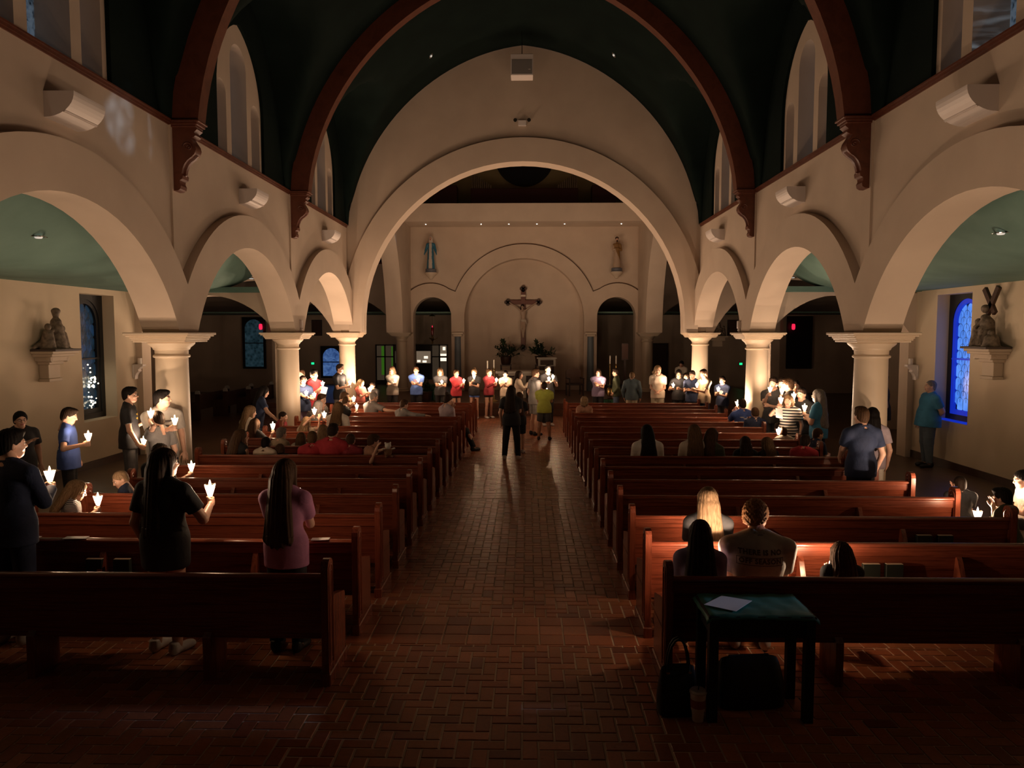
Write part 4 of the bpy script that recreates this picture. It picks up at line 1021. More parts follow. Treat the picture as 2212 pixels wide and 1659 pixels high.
    for Sh, E, Wr, grip, sx in arms: F.cone(Sh, E, .048 * s * lf, .037 * s * lf, .03); F.cone(E, Wr, .039 * s * lf, .026 * s, .012)
    qb = QB(); V, Q = F.net(); qb.add(V, Q, 0)
    RH = RT @ rot('Z', hy) @ rot('X', -hp)
    hv, hq, hm = HEADS[q]; qb.add(xf(hv, RH, HCt, hs_), hq, hm)
    hands = []
    for Sh, E, Wr, grip, sx in arms:
        xd = Wr - E; xd /= np.linalg.norm(xd) + 1e-9
        if grip:
            xh = np.array((xd[0], xd[1], xd[2] * .35)); xh /= np.linalg.norm(xh); zc = np.array((0, 0, 1.)); yc = np.cross(zc, xh); yc /= np.linalg.norm(yc); zc = np.cross(xh, yc)
            hv_, hq_ = HANDS[('grip', q)]; hv_ = hv_.copy(); sg = 1.0
            if sx > 0: pass
            else: hv_ = hv_ * np.array((1, -1, 1)); hq_ = hq_[:, ::-1]; sg = -1.0
            if sx > 0: sg = 1.0
            Rm = np.stack([xh, yc, zc], 1); sc_ = .98 * s ** .7; qb.add(xf(hv_, Rm, Wr, sc_), hq_, 0)
            hands.append(Rm @ (np.array((.080, sg * .026, .0)) * sc_) + Wr)
        else:
            zr = np.array((sx * .75, -.45, .5)) if tg is None else np.array((0, 0, 1.)); zc = zr - xd * (zr @ xd)
            if np.linalg.norm(zc) < .1: zc = np.array((0, -1., 0)) - xd * (-xd[1])
            zc /= np.linalg.norm(zc); yc = np.cross(zc, xd); hv_, hq_ = HANDS[('open', q)]
            if sx > 0: hv_, hq_ = hv_, hq_
            else: hv_ = hv_ * np.array((1, -1, 1)); hq_ = hq_[:, ::-1]
            qb.add(xf(hv_, np.stack([xd, yc, zc], 1), Wr, .98 * s ** .7), hq_, 0); hands.append(Wr)
    body = mkobj('body', qb.mesh('body', [SK[skin], M_lip, M_eyew, M_iris]), None, root)
    # shirt
    if shirt:
        F = SDF(lo, hi, h); inf = .016 if not fine else .013; torso(F, inf)
        F.cone(T(0, .0, .1), T(0, .0, hem - .02), .135 * s * W, .150 * s * W, .05, infl=inf * .3)
        for hip, kn, an in legp: F.cone(hip + u * .06 * s, hip + (kn - hip) * (.30 if not sit else .12), .092 * s * lf, .090 * s * lf, .05, infl=inf + .004)
        for Sh, E, Wr, grip, sx in arms:
            if sleeve == 's': e = Sh + (E - Sh) * .66; F.cone(Sh, e, .050 * s * lf, .050 * s * lf, .03, infl=.016, cut=True)
            elif sleeve == 'l': F.cone(Sh, E, .048 * s * lf, .042 * s * lf, .03, infl=.014); F.cone(E, Wr, .042 * s * lf, .034 * s, .012, infl=.010, cut=True)
        F.clip(T(0, 0, hem), -u); nb, nt_ = neck[1], neck[2]; F.cone(nb, nt_ + (nt_ - nb), .072 * s, .060 * s, .0, 'sub')
        F.clip(T(0, .03, .545), u + f3 * .45)
        V, Q = F.net()
        so = mkobj('shirt', qmesh('shirt', V, Q, None, [CL[shirt]]), None, root)
    else: so = None
    if pants:
        F = SDF(lo, hi, h)
        for j in (1, 2): F.ell(tors[j][1], np.array(tors[j][2]) * s, .05 * s, 'add', RT, .008)
        for hip, kn, an in legp:
            if pants == 'long': F.cone(hip, kn, .082 * s * lf, .060 * s * lf, .03, infl=.012); F.cone(kn, an + np.array((0, 0, .01)), .060 * s * lf, .050 * s, .02, infl=.010, cut=True)
            elif pants == 'shorts': F.cone(hip, hip + (kn - hip) * .86, .086 * s * lf, .078 * s * lf, .03, infl=.012, cut=True)
            else: F.cone(hip, hip + (kn - hip) * .42, .086 * s * lf, .080 * s * lf, .03, infl=.010, cut=True)
        F.clip(T(0, 0, .09), u)
        V, Q = F.net(); mkobj('trousers' if pants == 'long' else 'shorts', qmesh('trousers', V, Q, None, [CL[pc]]), None, root)
    sm = {'white': mat('white_shoe', (.55, .52, .5), .6), 'black': mat('black_shoe', (.015, .014, .014), .5), 'brown': mat('brown_shoe', (.08, .04, .02), .5)}[shoes]
    sme = bpy.data.meshes.get('shoe_' + shoes) or qmesh('shoe_' + shoes, SHOE[0], SHOE[1], None, [sm])
    for an, sx in zip(feet, (-1, 1)):
        o = mkobj('shoe', sme, None, root, (an[0], an[1], max(an[2] - .078 * s, 0.0)), (0, 0, -sx * .12)); o.scale = (s,) * 3
    if hair:
        o = mkobj('hair', HAIR[hair], None, root)
        if not HAIR[hair].materials: HAIR[hair].materials.append(HC['dark'])
        o.material_slots[0].link = 'OBJECT'; o.material_slots[0].material = HC[hc]
        o.matrix_local = Matrix.LocRotScale(Vector(HCt), Matrix(RH.tolist()), Vector((hs_,) * 3))
    if glasses:
        o = mkobj('glasses', GLASS, M_black, root); o.matrix_local = Matrix.LocRotScale(Vector(HCt), Matrix(RH.tolist()), Vector((hs_,) * 3))
    # candles in the hands
    for k, cl in ((0, candleL), (1, candleR)):
        if cl:
            p = hands[k]; w = Vector((rx + ca * p[0] - sa_ * p[1], ry + sa_ * p[0] + ca * p[1], z0 + p[2]))
            candle(w + Vector((0, 0, .072)), cl, (0, 0), 1.0, cpow * (.85 if Y < 12 else 1.05 if Y < 16 else 1.8 if Y < 23.5 else 1.3))
    return dict(root=root, shirt=so, T=T, s=s, u=u, hands=hands, H=Ht)
# ================================================================ AISLE WINDOWS with fish-scale leaded glass
def scale_mesh(w, h, gl):                                         # one fish-scale pane with its lead came round the top
    pts = [(-w / 2, 0)] + [(-w / 2 * math.cos(a), h * .50 + h * .50 * math.sin(a)) for a in np.linspace(0, PI, 11)] + [(w / 2, 0), (w * .25, -h * .10), (0, -h * .30), (-w * .25, -h * .10)]
    n = len(pts); vs = [(0, u, v) for u, v in pts] + [(.003, u, v) for u, v in pts]
    fs = [tuple(range(n)), tuple(range(n, 2 * n))[::-1]] + [(i, i + n, (i + 1) % n + n, (i + 1) % n) for i in range(n)]
    k0 = len(vs); top = pts[0:13]; cx = .009
    for (u, v) in top:
        r = math.hypot(u, v - h * .4) or 1; vs += [(-.002, u, v), (-.002, u * (1 - cx / r), h * .4 + (v - h * .4) * (1 - cx / r)), (.005, u, v), (.005, u * (1 - cx / r), h * .4 + (v - h * .4) * (1 - cx / r))]
    mi = [0] * len(fs)
    for i in range(len(top) - 1):
        q = k0 + 4 * i; fs += [(q, q + 1, q + 5, q + 4), (q + 2, q + 6, q + 7, q + 3)]; mi += [1, 1]
    me = mesh('pane', vs, fs); me.materials.append(gl); me.materials.append(M_lead); me.polygons.foreach_set('material_index', mi); return me
def bluegl(e):
    def f(m, nt, b):
        g = nt.nodes.new('ShaderNodeNewGeometry'); n = nd(nt, 'ShaderNodeTexNoise', Scale=3.0, Detail=3.0, Distortion=1.0); nt.links.new(g.outputs['Position'], n.inputs[0])
        oi = nt.nodes.new('ShaderNodeObjectInfo'); ad = nd(nt, 'ShaderNodeMath', operation='ADD'); nt.links.new(n.outputs[0], ad.inputs[0])
        ml = nd(nt, 'ShaderNodeMath', operation='MULTIPLY'); ml.inputs[1].default_value = .25; nt.links.new(oi.outputs['Random'], ml.inputs[0]); nt.links.new(ml.outputs[0], ad.inputs[1])
        nt.links.new(ramp(nt, ad.outputs[0], e), b.inputs['Emission Color']); b.inputs['Emission Strength'].default_value = .62
    return f
M_blueglass = mat('blue_stained_glass', (.05, .12, .3), .2, build=bluegl([(.3, (.018, .075, .30)), (.6, (.035, .12, .42)), (.85, (.06, .17, .50))]))
M_darkglass = mat('dark_stained_glass', (.02, .04, .06), .15, build=bluegl([(.3, (.0006, .002, .004)), (.6, (.002, .007, .013)), (.85, (.004, .014, .035))]))
M_glowframe = mat('window_frame_blue', (.01, .03, .25), .5, emit=(.003, .015, .30), estr=.4); M_darkframe = mat('window_frame_dark', (.008, .009, .012), .5)  # emission paints a blue glow onto the frame, which is no lamp
def aisle_window(s, idx, gl, fr, label):
    w = S(empty('window_%d' % idx, (0, 0, 0))); w['label'] = label
    y0, y1, z0, z1 = WIN; c = (y0 + y1) / 2; X = XA + .30; hw = (y1 - y0) / 2 - .13; zs = z1 - .10 - hw
    ar = [(c - hw, z0 + .12), (c + hw, z0 + .12)] + arc(c, zs, hw, 0, PI, 20)
    sheet('window_frame', [[(y0 - .02, z0 - .02), (y1 + .02, z0 - .02), (y1 + .02, z1 + .02), (y0 - .02, z1 + .02)], ar], X - .04, X + .08, fL(s), M_black, w)
    ar2 = [(c - hw + .09, z0 + .22), (c + hw - .09, z0 + .22)] + arc(c, zs, hw - .09, 0, PI, 20)
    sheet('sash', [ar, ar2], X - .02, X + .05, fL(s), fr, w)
    sheet('backing', [ar], X + .055, X + .06, fL(s), M_lead, w)
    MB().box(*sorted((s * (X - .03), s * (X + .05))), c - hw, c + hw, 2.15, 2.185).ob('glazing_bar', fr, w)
    pw, ph = .21, .25; me = scale_mesh(pw - .002, ph, gl)
    r = 0; z = z0 + .24
    while z < zs + hw - .05:
        o_ = 0 if r % 2 == 0 else pw / 2
        for k in range(-4, 5):
            y = c + k * pw + o_
            top = zs + math.sqrt(max(0, (hw - .10) ** 2 - (y - c) ** 2)) if abs(y - c) < hw - .1 else 0
            if abs(y - c) <= hw - .10 and z + ph * .6 < top: mkobj('pane', me, None, w, (s * (X + .025 + .0008 * r), y, z)).scale = (s, 1, 1)
        z += ph * .56; r += 1
    MB().box(*sorted((s * (XA + .02), s * (XA + .34))), y0, y1, z0 - .03, z0 + .004).ob('window_sill', M_aislewall if s < 0 else fr, w)  # right sill shares the frame's painted-in blue glow
aisle_window(1, 10, M_blueglass, M_glowframe, 'glowing blue fish scale stained glass window in the side aisle')
aisle_window(-1, 11, M_darkglass, M_darkframe, 'dark blue stained glass window with bulbs for outside lights')
# glowing bulbs added in the window reveal, standing in for a lit shrub outside
M_fairy = mat('fairy_bulb', (1, .9, .7), .3, emit=(1, .85, .6), estr=2.2)
fl_ = empty('shrub_light_bulbs', (-9.1, 15.0, .9), 0, 'warm bulbs standing in for the lit shrub outside the dark window', 'fairy lights')
rr = random.Random(3); bulb = MB().lathe([(.002, -.012), (.011, -.006), (.013, .003), (.002, .014)], 8).me('fairy_bulb', True)
wp = []
for k in range(46):
    g_ = 0 if k < 28 else 1
    p = (rr.uniform(-.08, .0), .40 + abs(rr.gauss(0, .15)), (.78 if g_ == 0 else .30) + rr.gauss(0, .11 if g_ == 0 else .09)); wp.append(p)
    o = mkobj('fairy_bulb', bulb, M_fairy, fl_, p); o.scale = (rr.uniform(.8, 1.7),) * 3
MB().tube(sorted(wp, key=lambda p: p[2]), .003, 4).ob('wire', M_black, fl_)
# far windows in the dark transept
def far_window(idx, x, y, w_, z0, z1, gl, label, fr=M_darkframe):
    wn = S(empty('window_%d' % idx, (x, y, 0))); wn['label'] = label; zs = z1 - w_ / 2
    ar = [(-w_ / 2, z0), (w_ / 2, z0)] + arc(0, zs, w_ / 2, 0, PI, 14)
    sheet('window_frame', [[(-w_ / 2 - .1, z0 - .1), (w_ / 2 + .1, z0 - .1), (w_ / 2 + .1, z1 + .1), (-w_ / 2 - .1, z1 + .1)], ar], -.08, .02, fC, fr, wn)
    sheet('pane', [ar], -.03, -.01, fC, gl, wn); MB().box(-w_ / 2, w_ / 2, -.06, 0, (z0 + z1) / 2 - .02, (z0 + z1) / 2 + .02).ob('glazing_bar', fr, wn)
def mott(m, nt, b):
    v = coords(nt, (1, 1, 1)); n = nd(nt, 'ShaderNodeTexVoronoi', Scale=7.0); nt.links.new(v, n.inputs[0]); n2 = nd(nt, 'ShaderNodeTexNoise', Scale=3.0); nt.links.new(v, n2.inputs[0])
    mu = nd(nt, 'ShaderNodeMath', operation='MULTIPLY'); nt.links.new(n.outputs[0], mu.inputs[0]); nt.links.new(n2.outputs[0], mu.inputs[1])
    nt.links.new(ramp(nt, mu.outputs[0], [(.0, (.004, .010, .014)), (.2, (.02, .05, .065)), (.6, (.05, .10, .13))]), b.inputs['Emission Color']); b.inputs['Emission Strength'].default_value = .10
def bmott(m, nt, b):
    v = coords(nt, (1, 1, 1)); n2 = nd(nt, 'ShaderNodeTexNoise', Scale=4.0, Detail=4.0, Distortion=1.5); nt.links.new(v, n2.inputs[0])
    nt.links.new(ramp(nt, n2.outputs[0], [(.3, (.015, .04, .14)), (.55, (.05, .11, .28)), (.75, (.10, .18, .36))]), b.inputs['Emission Color']); b.inputs['Emission Strength'].default_value = .30
q = atY(548, 690, 35.4); q2 = atY(548, 792, 35.4); far_window(12, q.x, 35.44, .90, q2.z, q.z, mat('leaded_far_glass', (.02, .04, .05), .2, build=mott), 'leaded window in the dark transept beyond the near column')
q = atY(716, 752, 35.4); q2 = atY(716, 812, 35.4); far_window(13, q.x, 35.44, .84, q2.z, q.z, mat('far_blue_glass', (.02, .05, .12), .2, build=bmott), 'pale blue arched window behind the boy in red')
q = atY(1728, 688, 35.4); q2 = atY(1728, 792, 35.4); far_window(14, q.x, 35.44, 1.0, q2.z, q.z, M_lead, 'unlit black window in the right transept', M_black)
M_red = mat('red_glow', (.3, .01, .02), .4, emit=(1, .02, .08), estr=.35)
for (x, y, lab) in ((563, 706, 'added red glint body beside the leaded transept window'), (1714, 706, 'added red glint body in front of the black transept window')):  # red glints at the transept windows, given added glowing bodies
    q = atY(x, y, 35.2); o = empty('red_glint', q, 0, lab, 'lamp'); MB().lathe([(.02, -.14), (.07, -.12), (.085, .0), (.07, .12), (.04, .14)], 14).ob('glass', M_red, o, smooth=True); MB().tube([(0, 0, .12), (0, .1, .2), (0, .26, .2)], .008, 5).ob('wall_arm', M_black, o)
M_exit = mat('exit_green', (.01, .2, .08), .4, emit=(.02, 1, .35), estr=.35)
for (x, y, lab) in ((676, 785, 'small green lit exit sign behind the boy in red'), (1600, 786, 'small green lit exit sign left of the candle group column')):
    q = atY(x, y, 35.47); o = empty('exit_sign', q, 0, lab, 'exit sign'); MB().box(-.085, .085, -.03, .03, -.07, .07, .01).ob('housing', M_black, o); MB().box(-.07, .07, -.036, -.028, -.05, .05).ob('lit_face', M_exit, o)
for x in (684, 1583):                                             # dark louvre grilles
    q = atY(x, 708, YR - .08); o = empty('wall_grille', (q.x, YR - .05, q.z), 0, 'dark louvred wall grille behind the %s' % ('boy in red' if x < 1000 else 'candle holders right of the chancel'), 'grille')
    MB().box(-.22, .22, -.03, .02, -.34, .34).ob('frame', M_black, o)
    for k in range(6): MB().box(-.19 + .065 * k, -.15 + .065 * k, -.05, -.02, -.31, .31).ob('louvre', M_darkwood, o)
# ================================================================ STATION SCULPTURES on brackets
M_stone = mat('weathered_figure_paint', (.32, .26, .20), .6, build=plaster((.07, .05, .036), (.26, .20, .15), 14)); M_robe = mat('dark_robe_paint', (.07, .05, .045), .6); M_bra = mat('cream_bracket', (.58, .47, .36), .6)
def bracket(parent, w, d, h, s):
    for (k, z0, z1) in ((1.0, -.06, 0), (.9, -.11, -.06), (.72, -.20, -.11), (.55, -.26, -.20), (.44, -h + .06, -.26), (.5, -h, -h + .06)):
        MB().box(*sorted((0, -s * d * k)), -w / 2 * k, w / 2 * k, z0, z1, .008).ob('bracket_tier', M_bra, parent)
    MB().lathe([(.0, -.06), (.05, -.05), (.06, 0), (.05, .05), (.0, .06)], 12, cap=False).ob('carved_volute', M_bra, parent, (-s * d * .6, -w * .3, -.16), (0, PI / 2, 0))
    MB().lathe([(.0, -.06), (.05, -.05), (.06, 0), (.05, .05), (.0, .06)], 12, cap=False).ob('carved_volute', M_bra, parent, (-s * d * .6, w * .3, -.16), (0, PI / 2, 0))
def group_sculpt(kind, s):
    f = SDF((-.35, -.62, -.02), (.35, .62, 1.25), .0125)
    f.ell((0, 0, .04), (.24, .50, .02), 0)
    if kind == 'pieta':
        f.cone((0, .02, .08), (0, .02, .55), .20, .13, .02); f.cone((0, .02, .52), (0, .02, .68), .12, .10, .02); f.ell((.0, .02, .90), (.065, .07, .09), .012); f.cone((0, .02, .72), (0, .02, .85), .05, .05, .04)
        f.ell((0, .03, .94), (.085, .085, .08), .02)
        f.cone((-.02, .30, .06), (-.02, .30, .38), .14, .09, .02); f.ell((-.02, .30, .52), (.06, .065, .085), .012); f.cone((0, .26, .40), (0, .1, .50), .04, .035, .012)
        f.cone((-.02, -.30, .06), (-.02, -.28, .40), .15, .10, .02); f.ell((-.02, -.27, .56), (.06, .065, .085), .012); f.cone((0, -.24, .42), (0, -.08, .50), .04, .035, .012)
        f.cone((-.16, -.40, .12), (-.17, .05, .28), .06, .08, .012); f.cone((-.17, .05, .28), (-.14, .20, .36), .08, .05, .012); f.ell((-.14, .27, .40), (.055, .06, .07), .02); f.cone((-.16, .10, .28), (-.22, .22, .12), .032, .025, .02); f.cone((-.16, -.40, .12), (-.15, -.56, .08), .05, .035, .02)
        f.cone((0, .06, .62), (-.12, .16, .36), .05, .04, .012); f.cone((0, -.02, .62), (-.12, -.10, .34), .05, .04, .012)
    else:
        f.cone((0, -.05, .06), (0, -.03, .62), .17, .12, .02); f.cone((0, -.03, .60), (-.02, .0, .72), .13, .09, .02); f.ell((-.03, .02, .92), (.065, .07, .09), .012); f.ell((-.02, .02, .95), (.08, .085, .085), .02)
        f.cone((-.02, .30, .06), (-.02, .28, .44), .15, .11, .02); f.ell((-.03, .27, .60), (.06, .065, .085), .012); f.ell((-.02, .27, .64), (.075, .08, .075), .02)
        f.cone((-.03, -.30, .02), (-.03, -.30, .22), .17, .13, .02); f.ell((-.05, -.32, .36), (.06, .065, .08), .012)
        f.cone((-.02, .06, .68), (-.12, .20, .50), .05, .04, .012); f.cone((-.02, -.12, .66), (-.13, -.02, .45), .05, .04, .012)
    for k in range(9): f.cone((-.19, -.22 + .055 * k, .08), (-.13, -.14 + .035 * k, .46), .012, .008, .02)
    return f.net()
for s, kind, px, py, lab in ((-1, 'pieta', 95, 757, 'carved group of mourning figures on a cream wall bracket'), (1, 'cross', 2157, 752, 'carved group with a figure carrying a cross on a cream wall bracket')):
    q = atX(px, py, s * XA); st = empty('station_sculpture', (s * XA, q.y, q.z), 0, lab, 'sculpture'); V, Q = group_sculpt(kind, s)
    V = V * np.array((1.0, .72, .78)); V[:, 0] = np.where(True, -s * (-V[:, 0]) * 1, V[:, 0]) ; V = V * np.array((1, 1, 1.0))
    Vw = V.copy(); Vw[:, 0] = -s * (.26 - V[:, 0] * s) if False else (V[:, 0] - s * .24)
    if s < 0: Vw[:, 0] = (-V[:, 0] + .24); Q = Q[:, ::-1]
    mkobj('figures', qmesh('figures', Vw, Q, None, [M_stone]), None, st)
    MB().box(*sorted((0, -s * .48)), -.40, .40, -.012, .03, .006).ob('base_slab', M_robe, st)
    if kind == 'cross':
        for a in (-.62, .55): MB().box(-.03, .03, -.05, .05, -.20, .38, .005).ob('cross_beam', M_darkwood, st, (-s * .2, -.06, .80), (a, 0, 0))
    bracket(st, .78, .42, .58, s)
for (px, py) in ((1558, 726),):
    q = atY(px, py, 30.8); st = empty('station_sculpture', (q.x, YR, q.z), 0, 'dim carved station group on a bracket beyond the right arcade', 'sculpture'); V, Q = group_sculpt('pieta', 1)
    V = V * .72; V = V[:, [1, 0, 2]] - np.array((0, .22, 0)); mkobj('figures', qmesh('figures', V, Q[:, ::-1], None, [M_stone]), None, st)
    for (k, z0, z1) in ((1.0, -.06, 0), (.75, -.2, -.06), (.5, -.45, -.2)): MB().box(-.38 * k, .38 * k, -.36 * k, .01, z0, z1, .006).ob('bracket_tier', M_bra, st)
# ================================================================ SANCTUARY
def statue(px, ytop, ybot, label, robe, mantle, mary):
    p0 = atY(px, ybot, YR - .25); p1 = atY(px, ytop, YR - .25); Hh = p1.z - p0.z; k = Hh / 1.6
    st = empty('statue', (p0.x, YR - .29, p0.z), 0, label, 'statue')
    f = SDF((-.40, -.3, -.02), (.40, .3, 1.66), .018)
    f.cone((0, 0, .05), (0, 0, .75), .20, .145, .05); f.cone((0, 0, .75), (0, .0, 1.18), .14, .12, .05); f.cone((-.11, 0, 1.22), (.11, 0, 1.22), .065, .065, .05)
    for s in (-1, 1):
        if mary: f.cone((s * .16, 0, 1.2), (s * .23, -.02, .92), .06, .055, .04); f.cone((s * .23, -.02, .92), (s * .27, -.1, .78), .05, .03, .03); f.ell((s * .285, -.12, .74), (.025, .03, .05), .02)
        else: f.cone((s * .16, 0, 1.2), (s * .20, -.04, .95), .065, .06, .04); f.cone((s * .20, -.04, .95), (s * .04, -.15, 1.02), .05, .035, .03)
    for j in range(9): a = -1.2 + .3 * j; f.cone((.19 * math.sin(a), -.19 * math.cos(a), .04), (.12 * math.sin(a), -.125 * math.cos(a), .95), .016, .010, .02)
    f.cone((0, 0, 1.25), (0, 0, 1.40), .05, .045, .03); V, Q = f.net(); c = V[Q].mean(1)
    wide = np.abs(c[:, 0]) > .065 + .02 * (c[:, 2] < .5)
    if not mary: wide = (c[:, 0] * 1.0 + (c[:, 2] - .9) * .45 > -.06) 
    M = np.where(wide | (c[:, 1] > .03), 1, 0); q = QB(); q.add(V, Q, M)
    hv, hq, hm = HEADS['far']; q.add(xf(hv, rot('Z', 180), (0, -.01, 1.485), .92), hq, np.where(hm == 0, 2, 3))
    g = SDF((-.2, -.2, 1.2), (.2, .2, 1.66), .015)
    if mary: g.ell((0, .02, 1.50), (.095, .105, .115), 0); g.cone((0, .05, 1.45), (0, .06, 1.25), .09, .12, .03); g.ell((0, -.10, 1.46), (.062, .07, .10), .01, 'sub')
    else: g.ell((0, .02, 1.53), (.088, .10, .085), 0); g.ell((0, -.075, 1.40), (.04, .035, .055), .02); g.ell((0, -.10, 1.475), (.055, .07, .055), .01, 'sub')
    V2, Q2 = g.net(); q.add(V2, Q2, 4)
    V3 = np.concatenate(q.V) * k; me = qmesh('figure', V3, np.concatenate(q.Q), np.concatenate(q.M), [robe, mantle, SK['fair'], M_iris, mat('statue_veil', (.6, .55, .5), .5) if mary else HC['dark']])
    mkobj('figure', me, None, st)
    MB().lathe([(.24, -.10), (.25, -.08), (.22, -.05), (.23, .0), (.22, .05)], 20).ob('plinth', mat('statue_plinth', (.12, .13, .16), .5), st, smooth=True)
    MB().lathe([(.05, -.38), (.08, -.36), (.10, -.30), (.20, -.22), (.26, -.15), (.27, -.10)], 20).ob('wall_corbel', M_bra, st, (0, .03, 0), smooth=True)
statue(931, 510, 584, 'painted statue of a woman in white robe and blue mantle', mat('statue_white', (.55, .48, .42), .45), mat('statue_blue', (.03, .16, .26), .45), True)
statue(1332, 512, 582, 'painted statue of a bearded man in brown and gold robes', mat('statue_cream', (.45, .33, .24), .5), mat('statue_gold', (.24, .13, .045), .45), False)
# crucifix
cr = empty('crucifix', (-.04, YR + .48, 2.0), 0, 'large wooden crucifix with carved figure on the apse wall', 'crucifix'); M_cross = mat('cross_wood', (.14, .045, .03), .45)
MB().box(-.095, .095, -.06, .06, .05, 2.55, .015).ob('upright', M_cross, cr); MB().box(-.62, .62, -.055, .065, 1.93, 2.12, .015).ob('cross_beam', M_cross, cr)
for (x, z) in ((-.66, 2.025), (.66, 2.025), (0, 2.6), (0, .06)):
    b = MB()
    for (dx, dz) in ((0, .075), (0, -.075), (.075, 0), (-.075, 0)): b.lathe([(.0, -.05), (.075, -.05), (.085, 0), (.075, .05), (.0, .05)], 16, cap=False)
    b = MB()
    for (dx, dz) in ((0, .07), (0, -.07), (.07, 0), (-.07, 0)):
        n0 = len(b.v); b.lathe([(.001, -.05), (.075, -.05), (.085, 0), (.075, .05), (.001, .05)], 16, (dx, dz), cap=False)
    o = b.ob('trefoil_end', M_darkwood, cr, (x, -.01, z), (PI / 2, 0, 0), smooth=True)
MB().box(-.10, .10, -.075, -.055, 2.26, 2.34, .003).ob('title_plaque', mat('plaque', (.7, .6, .5), .5), cr)
f = SDF((-.62, -.2, -.1), (.62, .14, 1.45), .015)
f.ell((0, -.02, .98), (.125, .075, .17), 0); f.ell((0, -.02, .80), (.10, .07, .15), .05); f.ell((0, -.02, .66), (.11, .075, .09), .04)
for s in (-1, 1):
    f.cone((s * .12, -.02, 1.10), (s * .32, -.01, 1.26), .04, .034, .03); f.cone((s * .32, -.01, 1.26), (s * .54, .0, 1.40), .034, .024, .01); f.ell((s * .57, 0, 1.42), (.035, .02, .03), .015)
    f.cone((s * .06, -.02, .64), (s * .05, -.08, .34), .062, .048, .03); f.cone((s * .05, -.08, .34), (s * .02, -.02, .02), .046, .03, .015); f.cone((s * .02, -.03, .02), (s * .02, -.06, -.06), .028, .022, .01)
V, Q = f.net(); q = QB(); q.add(V, Q, 0); hv, hq, hm = HEADS['far']; q.add(xf(hv, rot('Z', 168) @ rot('X', 25), (-.03, -.07, 1.24), .8), hq, np.where(hm == 0, 0, 2))
g = SDF((-.2, -.2, .5), (.2, .2, .8), .014); g.ell((0, -.025, .66), (.125, .09, .085), 0); g.cone((.1, -.05, .66), (.15, -.05, .5), .04, .02, .03); V2, Q2 = g.net(); q.add(V2, Q2, 1)
g = SDF((-.2, -.22, 1.1), (.15, .1, 1.45), .014); g.ell((-.03, -.05, 1.28), (.075, .085, .07), 0); g.cone((-.08, -.05, 1.25), (-.10, -.06, 1.12), .03, .02, .02); g.ell((-.045, -.16, 1.23), (.05, .07, .06), .01, 'sub'); V2, Q2 = g.net(); q.add(V2, Q2, 2)
mkobj('corpus', qmesh('corpus', np.concatenate(q.V), np.concatenate(q.Q), np.concatenate(q.M), [mat('corpus_paint', (.42, .30, .22), .5), mat('loincloth', (.5, .42, .34), .6), HC['dark']]), None, cr, (0, -.10, .58))
# altar, tabernacle, plants, candlesticks
M_marble = mat('cream_marble', (.62, .57, .5), .3)
al = empty('altar', (-.04, 28.2, PZ), 0, 'cream marble altar table at the centre of the sanctuary', 'altar')
MB().box(-1.02, 1.02, -.45, .45, .93, 1.03, .012).ob('mensa', M_marble, al); MB().box(-.92, .92, -.38, .38, .86, .93, .01).ob('moulding', M_marble, al)
for x in (-.72, 0, .72): MB().box(x - .14, x + .14, -.3, .3, 0, .86, .015).ob('pillar', M_marble, al)
MB().box(-.85, .85, -.2, .2, .0, .82).ob('inner_panel', M_darkwood, al)
tb = empty('tabernacle', (atY(1181, 780, 30.6).x, 30.6, 0), 0, 'cream tabernacle box with dark door on a pedestal', 'tabernacle')
z0 = atY(1181, 791, 30.4).z; z1 = atY(1181, 772, 30.4).z
MB().box(-.36, .36, -.25, .25, z0, z1 - .06, .01).ob('box', M_marble, tb); MB().box(-.41, .41, -.3, .3, z1 - .06, z1, .01).ob('cornice', M_marble, tb); MB().box(-.27, .27, -.262, -.24, z0 + .05, z1 - .11, .004).ob('door', M_darkwood, tb); MB().box(-.30, .30, -.22, .22, PZ, z0, .02).ob('pedestal', M_darkwood, tb)
M_leaf = mat('dark_leaf', (.022, .045, .018), .5, build=plaster((.015, .03, .012), (.035, .06, .026), 12))
def leafblade(b, p, d, L_, w, droop):
    d = Vector(d).normalized(); up = Vector((0, 0, 1)); sd = d.cross(up); sd = sd.normalized() if sd.length > .01 else Vector((1, 0, 0)); pts = []
    for i in range(5):
        t_ = i / 4; c = Vector(p) + d * (L_ * t_) - up * (droop * L_ * t_ * t_); ww = w * math.sin(PI * min(.98, t_ * .85 + .12)); pts += [c - sd * ww, c + sd * ww]
    b.add(pts, [(2 * i, 2 * i + 1, 2 * i + 3, 2 * i + 2) for i in range(4)])
def plant(loc, label, n, R, hgt, seed, pot=True, name='potted_plant'):
    r = random.Random(seed); pr = empty(name, loc, 0, label, 'plant')
    if pot: MB().lathe([(.16, 0), (.20, .05), (.24, .32), (.26, .34), (.25, .36), (.22, .35)], 20).ob('pot', M_darkwood, pr, smooth=True)
    base = .34 if pot else 0
    for k in range(n):
        b = MB(); a = r.uniform(0, 2 * PI); el = r.uniform(.25, 1.35); L_ = R * r.uniform(.55, 1.0); tip = Vector((math.cos(a) * math.cos(el), math.sin(a) * math.cos(el), math.sin(el) * hgt / R)) * L_
        sp0 = Vector((0, 0, base - .02)); b.tube([sp0, sp0 + tip * .5, sp0 + tip - Vector((0, 0, .12 * L_))], [.008, .006, .003], 4)
        for j in range(8):
            t_ = .35 + .65 * j / 7; c = sp0 + tip * t_ - Vector((0, 0, .12 * L_ * t_ * t_))
            for sg in (-1, 1): leafblade(b, c, tip.normalized() * .5 + Vector((r.uniform(-.7, .7), r.uniform(-.7, .7), r.uniform(-.2, .6))), r.uniform(.16, .30) * (R / .9), .035 * (R / .9), .3)
        b.ob('frond', M_leaf, pr)
